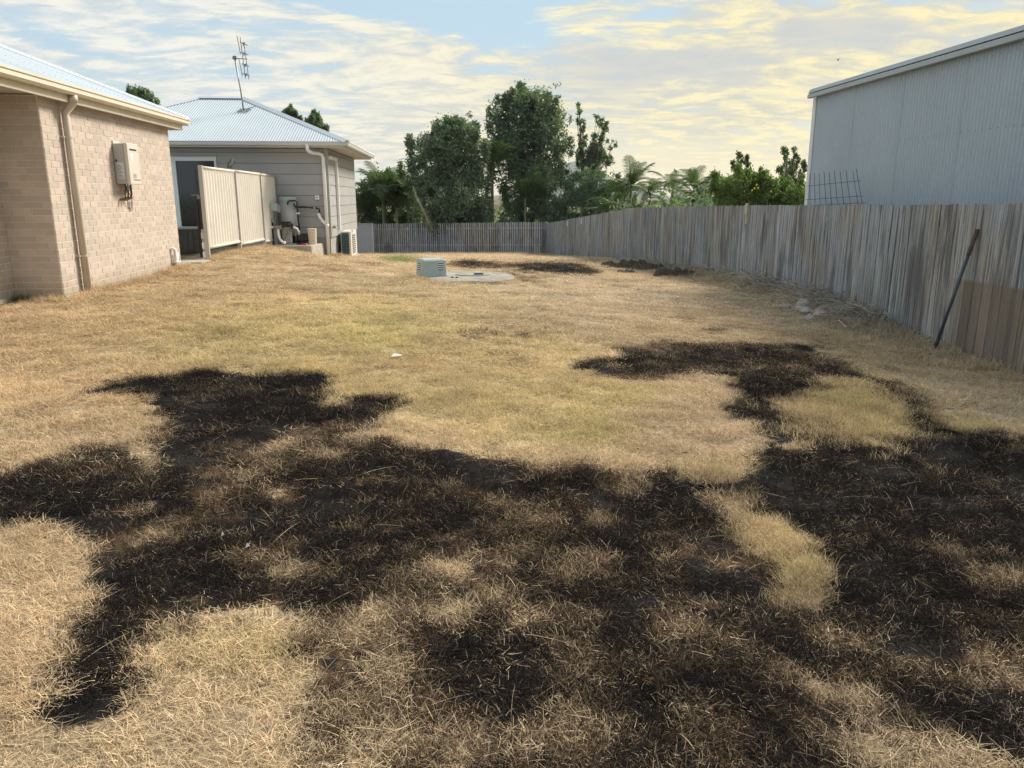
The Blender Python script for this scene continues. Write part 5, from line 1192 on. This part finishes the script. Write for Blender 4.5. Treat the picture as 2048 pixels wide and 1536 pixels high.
for i, (px, py, r, lb) in enumerate([(281, 190, 20, 'dark treetop showing above the brick house roof'), (580, 227, 10, 'dark treetop showing over the hip of the white roof, the higher and smaller one'), (628, 242, 14, 'dark treetop showing over the hip of the white roof, the lower one')]):
    Y = 46.0+i*2
    px_tree('background_tree', lb, 'tree', Y, [(px-r*.6, py+4, r*.6), (px, py, r*.62), (px+r*.6, py+6, r*.55), (px, py+r*1.2, r), (px-r*.7, py+r*1.6, r), (px+r*.8, py+r*1.6, r), (px-5, py-r*.5, r*.25), (px+8, py-r*.35, r*.2)], 5500, .22, M['leafdark'], 30+i, group='trees beyond the houses')

def thicket():
    rg = np.random.default_rng(77); T = thing('thicket', 'dark low undergrowth massed behind the far picket fence', 'undergrowth', (2, 56, -3.9)); T['kind'] = 'stuff'
    cs = []; rs = []
    for i in range(150):
        x = rg.uniform(-11, 16); y = rg.uniform(54.5, 60)-max(0, x-6)*.6; h = rg.uniform(1.2, 3.2); cs.append((x, y, -3.9+h*.55)); rs.append((rg.uniform(.7, 1.4), rg.uniform(.6, 1.1), h*.6))
    for i in range(40):
        x = rg.uniform(-2, 7.5); y = rg.uniform(51.2, 53.5); h = rg.uniform(1.6, 3.0); cs.append((x, y, -3.5+h*.5)); rs.append((rg.uniform(.6, 1.1), rg.uniform(.5, .8), h*.55))
    for i in range(130):
        x = rg.uniform(7.6, 15); y = rg.uniform(25, 46); h = rg.uniform(1.5, 2.7); cs.append((x, y, float(g0(x, y))+h*.5)); rs.append((rg.uniform(.5, 1.0), rg.uniform(.6, 1.1), h*.6))
    leaf_mesh('foliage', cs, rs, 90000, .22, M['leafdark'], T, 78)
thicket()
# palms: each frond a child
def frond_mesh(seed, length, droop, mat, n=20, width=.30):
    rg = np.random.default_rng(seed); mb = MB(); pts = []
    for i in range(n+1):
        t = i/n; pts.append(Vector((length*(t-.18*droop*t*t), 0, length*(.62*t-droop*t*t))))
    for i in range(n):
        a, b = pts[i], pts[i+1]; wv = .012*(1-i/n)+.003
        mb.add([a+Vector((0, -wv, 0)), a+Vector((0, wv, 0)), b+Vector((0, wv, 0)), b+Vector((0, -wv, 0))], [(0, 1, 2, 3)])
        t = i/n
        if t < .12: continue
        L = length*width*(math.sin(PI*min(1, t*.9+.1))**.6)*rg.uniform(.85, 1.1)
        d = (b-a).normalized()
        for s in (-1, 1):
            for sub in (0, .5):
                o = a+(b-a)*sub; dr = (d*.75+Vector((0, s*.85, .12))).normalized(); e = o+dr*L+Vector((0, 0, -.32*L*rg.uniform(.5, 1.3))); mid = o+dr*L*.5+Vector((0, 0, .02)); ww = d*(.03*length*.5)
                mb.add([o-ww*.5, o+ww*.5, mid+ww*.5, mid-ww*.5, e], [(0, 1, 2, 3), (3, 2, 4)])
    return mb.mesh('frond', mat)
FR = [frond_mesh(50+i, 1.0, dr, M['palm']) for i, dr in enumerate((.35, .55, .8, 1.05))]
FRD = frond_mesh(60, 1.0, .9, M['palmdry'])
def palm(label, px, py, Y, L, n, seed, stems=1, lean=0, group='feather palms beyond the fences'):
    rg = np.random.default_rng(seed); c = aty(px, py, Y); gz = float(g0(c[0], Y))
    T = thing('palm_tree', label, 'palm', (c[0], Y, gz), group)
    for s in range(stems):
        bx = c[0]+(rg.uniform(-.5, .5) if s else 0); cz = c[2]-(rg.uniform(.2, 1.0) if s else 0); by = Y+(rg.uniform(-.5, .5) if s else 0)
        mb = MB(); mb.tube([(c[0]+(bx-c[0])*.2, by, gz-.2), (c[0]+(bx-c[0])*.6, by, (gz+cz)/2), (bx, by, cz)], [.09, .075, .06], 8); mb.build('trunk', M['palmtrunk'], T, smooth=True)
        for k in range(n):
            a = 2*PI*(k+rg.uniform(-.3, .3))/n; tilt = rg.choice([0, 0, 1, 1, 2, 3]); sc_ = L*rg.uniform(.8, 1.15)
            inst('frond', FR[tilt], T, (bx, by, cz), (0, rg.uniform(-.75, .0), a), (sc_, sc_, sc_))
    return T, c
palm('feather palm nearest the grey house corner with yellow green crown', 765, 385, 50.9, 2.4, 12, 1, 2)
palm('feather palm with arching fronds close against the rounded dark tree', 815, 385, 50.9, 2.3, 12, 2, 2)
palm('shaded feather palm low between the house corner and rounded dark tree', 792, 415, 50.8, 2.0, 10, 10, 1)
palm('tall feather palm in the gap between the two big dark trees', 985, 325, 51.5, 2.2, 14, 3, 2)
palm('shaded feather palm low in front of the tallest tree', 1050, 395, 51.3, 2.2, 11, 4, 1)
palm('feather palm just right of the slender open tree', 1262, 378, 42.0, 1.9, 12, 5, 2)
palm('shaggy feather palm behind the bend in the paling fence', 1300, 392, 38.0, 1.6, 12, 6, 2)
palm('yellow green feather palm beside the shaggy palm', 1345, 384, 35.0, 1.4, 12, 7, 2)
palm('windswept feather palm closest to the bright green bush', 1388, 380, 33.0, 1.45, 13, 8, 3)
palm('low feather palm against the paling fence left of the shaggy palm', 1225, 418, 44.0, 1.6, 11, 9, 2)
# the big dry hanging frond
p = aty(838, 392, 47.9)
HF = thing('fallen_frond', 'big dry palm frond hanging down over the picket fence', 'palm frond', tuple(p))
mb = MB(); pts = [Vector(aty(x, y, 47.9)) for x, y in ((826, 372), (832, 392), (842, 412), (851, 430), (858, 446), (865, 462))]
mb.tube(pts, [.03, .03, .025, .02, .014, .006], 6); mb.build('rib', M['palmdry'], HF)
mb = MB()
for i in range(30):
    t = i/30*(len(pts)-1.01); k = int(t); o = pts[k]+(pts[k+1]-pts[k])*(t-k); d = (pts[k+1]-pts[k]).normalized()
    for s in (-1, 1):
        L = .60*math.sin(PI*(.15+.75*i/30))**.6*(1.0 if s > 0 else .7)*random.uniform(.75, 1.15); e = o+d*L*random.uniform(.75, .95)+Vector((s*L*random.uniform(.25, .55), random.uniform(-.2, .1), -L*.15)); q = d*.014; mb.add([o-q, o+q, (o+e)/2+q+Vector((s*.03, 0, .03)), (o+e)/2-q+Vector((s*.03, 0, .03)), e], [(0, 1, 2, 3), (3, 2, 4)])
mb.build('leaflets', M['palmdry'], HF)

# ------------------------------------------------------------------ distant hill, flying bird
def hill():
    D = 3200.0; mb = MB(); pk = aty(1150, 343, D); xs = np.linspace(-1300, 1500, 90); rows = []
    for j, q in enumerate((0, .35, .7, 1.0, .7, 0)):
        for x in xs:
            h = (pk[2]+30)*math.exp(-((x-pk[0])/190.)**2)+22*fbm(np.array([x/180.]), np.array([3.]), 4)[0]-2
            mb.v.append((x, D+(j-3)*260, -12+(h+12-8*fbm(np.array([x/60.]), np.array([j*1.7]), 3)[0])*q))
    n = len(xs)
    for j in range(5):
        for i in range(n-1): mb.f.append((j*n+i, j*n+i+1, (j+1)*n+i+1, (j+1)*n+i))
    mb.build('hill', M['hill'], smooth=True, kind='structure', label='distant forested hill on the horizon')
hill()
def haze():
    m = bpy.data.materials.new('thin_air'); m.use_nodes = True; t = m.node_tree; t.nodes.remove(t.nodes['Principled BSDF'])
    v = t.nodes.new('ShaderNodeVolumePrincipled'); v.inputs['Color'].default_value = (.90, .94, 1.0, 1); v.inputs['Density'].default_value = .00010; v.inputs['Anisotropy'].default_value = .2
    t.links.new(v.outputs[0], t.nodes['Material Output'].inputs['Volume'])
    mb = MB().box((-5300, -5300, -13), (5300, 5300, 150)); mb.build('haze', m, kind='stuff', label='thin pale haze in the air')
haze()
def flying_bird():
    p = Vector(aty(1676, 120, 60)); T = thing('flying_bird', 'tiny bird flying high in the yellow sky', 'bird', tuple(p))
    mb = MB(); mb.tube([p+Vector((-.1, .0, 0)), p, p+Vector((.09, .02, .01))], [.01, .05, .015], 8); mb.build('body', M['birdblack'], T, smooth=True)
    for s in (-1, 1):
        mb = MB(); a = p+Vector((.02, 0, .02)); mb.add([a, a+Vector((-.07, 0, 0)), a+Vector((-.06, s*.18, .06)), a+Vector((.0, s*.18, .07))], [(0, 1, 2, 3)]); mb.build('wing', M['birdblack'], T)
flying_bird()

# ------------------------------------------------------------------ grass: real blades over the lawn
def blade_patch(name, nb, rad, lmin, lmax, wmin, wmax, emin, emax, seed, curl=.35):
    rg = np.random.default_rng(seed); V = []; Fc = []; rv = []
    for i in range(nb):
        r = rad*math.sqrt(rg.random()); a = rg.random()*2*PI; o = Vector((r*math.cos(a), r*math.sin(a), rg.uniform(-.004, .012)))
        L = rg.uniform(lmin, lmax); W = rg.uniform(wmin, wmax); el = R(rg.uniform(emin, emax)); az = rg.random()*2*PI; k = rg.uniform(-curl, curl)
        pts = []; p = o.copy(); e = el; z = az
        ns = 3
        for s in range(ns+1):
            pts.append(p.copy()); d = Vector((math.cos(z)*math.cos(e), math.sin(z)*math.cos(e), math.sin(e))); p = p+d*(L/ns); e -= R(rg.uniform(2, 26)) if emax > 35 else R(rg.uniform(-4, 8)); z += k
            if p.z < -.005: p.z = -.005
        side = Vector((-math.sin(az), math.cos(az), 0))
        tw = Vector((0, 0, 1)) if rg.random() < .4 else Vector((0, 0, .25))
        side = (side+tw*rg.uniform(-.6, .6)).normalized()
        b = len(V); q = rg.random()
        for s, c in enumerate(pts):
            ww = W*(1-.75*s/ns)*.5
            V += [c-side*ww, c+side*ww]; rv += [q, q]
        for s in range(ns): Fc.append((b+2*s, b+2*s+1, b+2*s+3, b+2*s+2))
    m = bpy.data.meshes.new(name); m.from_pydata([tuple(v) for v in V], [], Fc); at = m.attributes.new('rnd', 'FLOAT', 'POINT'); at.data.foreach_set('value', np.array(rv, np.float32)); m.materials.append(M['blade']); m.update()
    return bpy.data.objects.new(name, m)
def grass():
    src = bpy.data.collections.new('blade_sources')
    specs = []
    for i in range(4): specs.append(('a%d_straw' % i, 52, .072, .015, .075, .0016, .0032, -4, 20, 100+i, .28))       # 0-3 matted straw
    for i in range(3): specs.append(('b%d_tuft' % i, 48, .065, .022, .07, .0016, .0030, 35, 85, 120+i, .2))         # 4-6 upright
    for i in range(3): specs.append(('c%d_stub' % i, 52, .07, .010, .040, .0015, .0030, 5, 70, 140+i, .3))          # 7-9 short
    for i in range(3): specs.append(('d%d_stalk' % i, 3, .06, .06, .20, .0022, .0036, -1, 7, 160+i, .12))           # 10-12 long loose stalks
    for s in specs: src.objects.link(blade_patch(*s))
    pts = []
    def scatter(n, r0, r1, a0=-46, a1=54):
        r = np.sqrt(rng.random(n)*(r1*r1-r0*r0)+r0*r0); a = np.radians(rng.uniform(a0, a1, n)); return r*np.sin(a), r*np.cos(a)
    layers = []
    for n, r0, r1, s, kind in ((17000, 1.1, 4.0, 1.0, 'near'), (24000, 4.0, 7.5, 1.25, 'near'), (24000, 7.5, 13, 1.8, 'mid'), (15000, 13, 23, 2.8, 'mid'), (11000, 23, 49, 4.2, 'far')):
        x, y = scatter(n, r0, r1, *((-46, 54) if r1 < 24 else (-16, 24))); layers.append((x, y, np.full(n, s), np.full(n, -1)))
    n = 900; x, y = scatter(n, 1.1, 8.0); layers.append((x, y, np.ones(n), np.full(n, 10)))
    # long grass on the hummock and along the unburnt strip
    for e in TALL:
        k = int(620*e[4]) if e[2] > 100 else int(170*e[4])
        qx = rng.normal(e[0], e[2]*.42, k); qy = rng.normal(e[1]+6, e[3]*.42, k); P = np.array([hit(a, b) for a, b in zip(qx, qy)]); layers.append((P[:, 0], P[:, 1], np.full(k, .8*e[5]), np.full(k, 4)))
    # rank dead grass at the fence foot
    k = 1500; y = rng.uniform(8.2, 26, k); x = fence_x(y)-np.abs(rng.normal(0, .45, k))-.08; layers.append((x, y, rng.uniform(1.3, 2.4, k), np.where(rng.random(k) < .5, 4, 0)))
    for (xa, ya, xb, yb, k) in ((-5.1, 10.6, -5.1, 15.2, 260), (-5.8, 10.5, -5.2, 10.5, 50), (-5.05, 16.4, -5.05, 21.5, 260), (-4.9, 21.7, -3.9, 21.72, 60), (-3.7, 22.9, -3.3, 24.1, 50)):
        t = rng.random(k); layers.append((xa+(xb-xa)*t+np.abs(rng.normal(0, .05, k)), ya+(yb-ya)*t-np.abs(rng.normal(0, .05, k)), rng.uniform(.9, 1.9, k), np.full(k, 4)))
    a = rng.random(260)*2*PI; rr = 1.14+np.abs(rng.normal(0, .05, 260)); layers.append((.10+rr*np.cos(a), 16.3+rr*np.sin(a), rng.uniform(.9, 1.8, 260), np.full(260, 4)))
    X = np.concatenate([l[0] for l in layers]); Y = np.concatenate([l[1] for l in layers]); S = np.concatenate([l[2] for l in layers]); K = np.concatenate([l[3] for l in layers])
    ok = (X < fence_x(Y)-.05) & (Y < 46.6+(5.42-X)*.37-.25) & ~((X < -5.13) & (Y > 10.56) & (Y < 49.4)) & ~((X < -5.75) & (Y > 3) & (Y < 10.6)) & ~((X < -3.72) & (Y > 21.8) & (Y < 29.2)) & ~((X < -3.1) & (Y > 24) & (Y < 25.8)) & (np.hypot(X-.10, Y-16.3) > 1.12)
    thin = fbm(X*2.6+50, Y*2.6+90, 4); ok &= ~((K < 0) & (thin < .44) & (rng.random(len(X)) < .72))
    X, Y, S, K = X[ok], Y[ok], S[ok], K[ok]; n = len(X)
    B = burn_at(X, Y); T = tint_at(X, Y); Z = ground_z(X, Y)
    r = rng.random(n)
    idx = np.where(K >= 0, K, 0)
    auto = K < 0
    straw = rng.integers(0, 4, n); tuft = 4+rng.integers(0, 3, n); stub = 7+rng.integers(0, 3, n); stalk = 10+rng.integers(0, 3, n)
    lush = np.clip((T[:, 1]/T[:, 0]-.70)*6, 0, .8)
    pick = np.where(r < .30+.5*np.clip(B, 0, 1), stub, np.where(r < .37+.35*lush+.4*np.clip(B, 0, 1), tuft, straw))
    idx = np.where(auto, pick, idx); idx = np.where(K == 4, tuft, idx); idx = np.where(K == 0, straw, idx); idx = np.where(K == 10, stalk, idx)
    B = np.where(K == 10, np.where(rng.random(n) < .7, 0.0, B), B)
    T = np.where((K == 10)[:, None], np.array((.42, .34, .225))*rng.uniform(.6, 1.15, n)[:, None], T)
    B = np.where(K == 4, np.minimum(B, .35*rng.random(n)), B)
    fl = rng.random(n)
    B = np.where((B > .3) & (fl < .09) & auto, B*.5, B); B = np.where((B > .06) & auto, np.clip(B+rng.normal(0, .11, n), .03, 1), B)
    T = T*rng.uniform(.78, 1.2, n)[:, None]
    sz = S*rng.uniform(.75, 1.25, n); sz = np.where((idx >= 7) & (idx < 10), sz*1.1, sz)
    szz = np.where(auto, np.minimum(sz*.8, .75+.12*sz), sz)
    m = bpy.data.meshes.new('grass'); m.vertices.add(n); m.vertices.foreach_set('co', np.c_[X, Y, Z].astype(np.float32).ravel())
    def at(nm, typ, key, arr): a = m.attributes.new(nm, typ, 'POINT'); a.data.foreach_set(key, arr.astype(np.float32).ravel() if typ != 'INT' else arr.astype(np.int32))
    at('burn', 'FLOAT', 'value', B); at('tint', 'FLOAT_COLOR', 'color', np.c_[T, np.ones(n)]); at('idx', 'INT', 'value', idx)
    at('rot', 'FLOAT_VECTOR', 'vector', np.c_[rng.normal(0, .06, n), rng.normal(0, .06, n), rng.random(n)*6.283]); at('scl', 'FLOAT_VECTOR', 'vector', np.c_[sz, sz, szz])
    m.update(); o = bpy.data.objects.new('grass', m); COL.objects.link(o); tag(o, kind='stuff', label='short dry and singed grass blades covering the lawn', cat='grass')
    t = bpy.data.node_groups.new('grass_nodes', 'GeometryNodeTree'); t.interface.new_socket('Geometry', in_out='INPUT', socket_type='NodeSocketGeometry'); t.interface.new_socket('Geometry', in_out='OUTPUT', socket_type='NodeSocketGeometry')
    gi = t.nodes.new('NodeGroupInput'); go = t.nodes.new('NodeGroupOutput'); ip = t.nodes.new('GeometryNodeInstanceOnPoints'); ci = t.nodes.new('GeometryNodeCollectionInfo')
    ci.inputs['Collection'].default_value = src; ci.inputs['Separate Children'].default_value = True; ci.inputs['Reset Children'].default_value = True
    def na(nm, ty):
        q = t.nodes.new('GeometryNodeInputNamedAttribute'); q.data_type = ty; q.inputs[0].default_value = nm; return q.outputs[0]
    l = t.links.new; l(gi.outputs[0], ip.inputs['Points']); l(ci.outputs[0], ip.inputs['Instance']); ip.inputs['Pick Instance'].default_value = True
    l(na('idx', 'INT'), ip.inputs['Instance Index']); l(na('scl', 'FLOAT_VECTOR'), ip.inputs['Scale'])
    er = t.nodes.new('FunctionNodeEulerToRotation'); l(na('rot', 'FLOAT_VECTOR'), er.inputs[0]); l(er.outputs[0], ip.inputs['Rotation'])
    l(ip.outputs[0], go.inputs[0]); md = o.modifiers.new('grass', 'NODES'); md.node_group = t
grass()
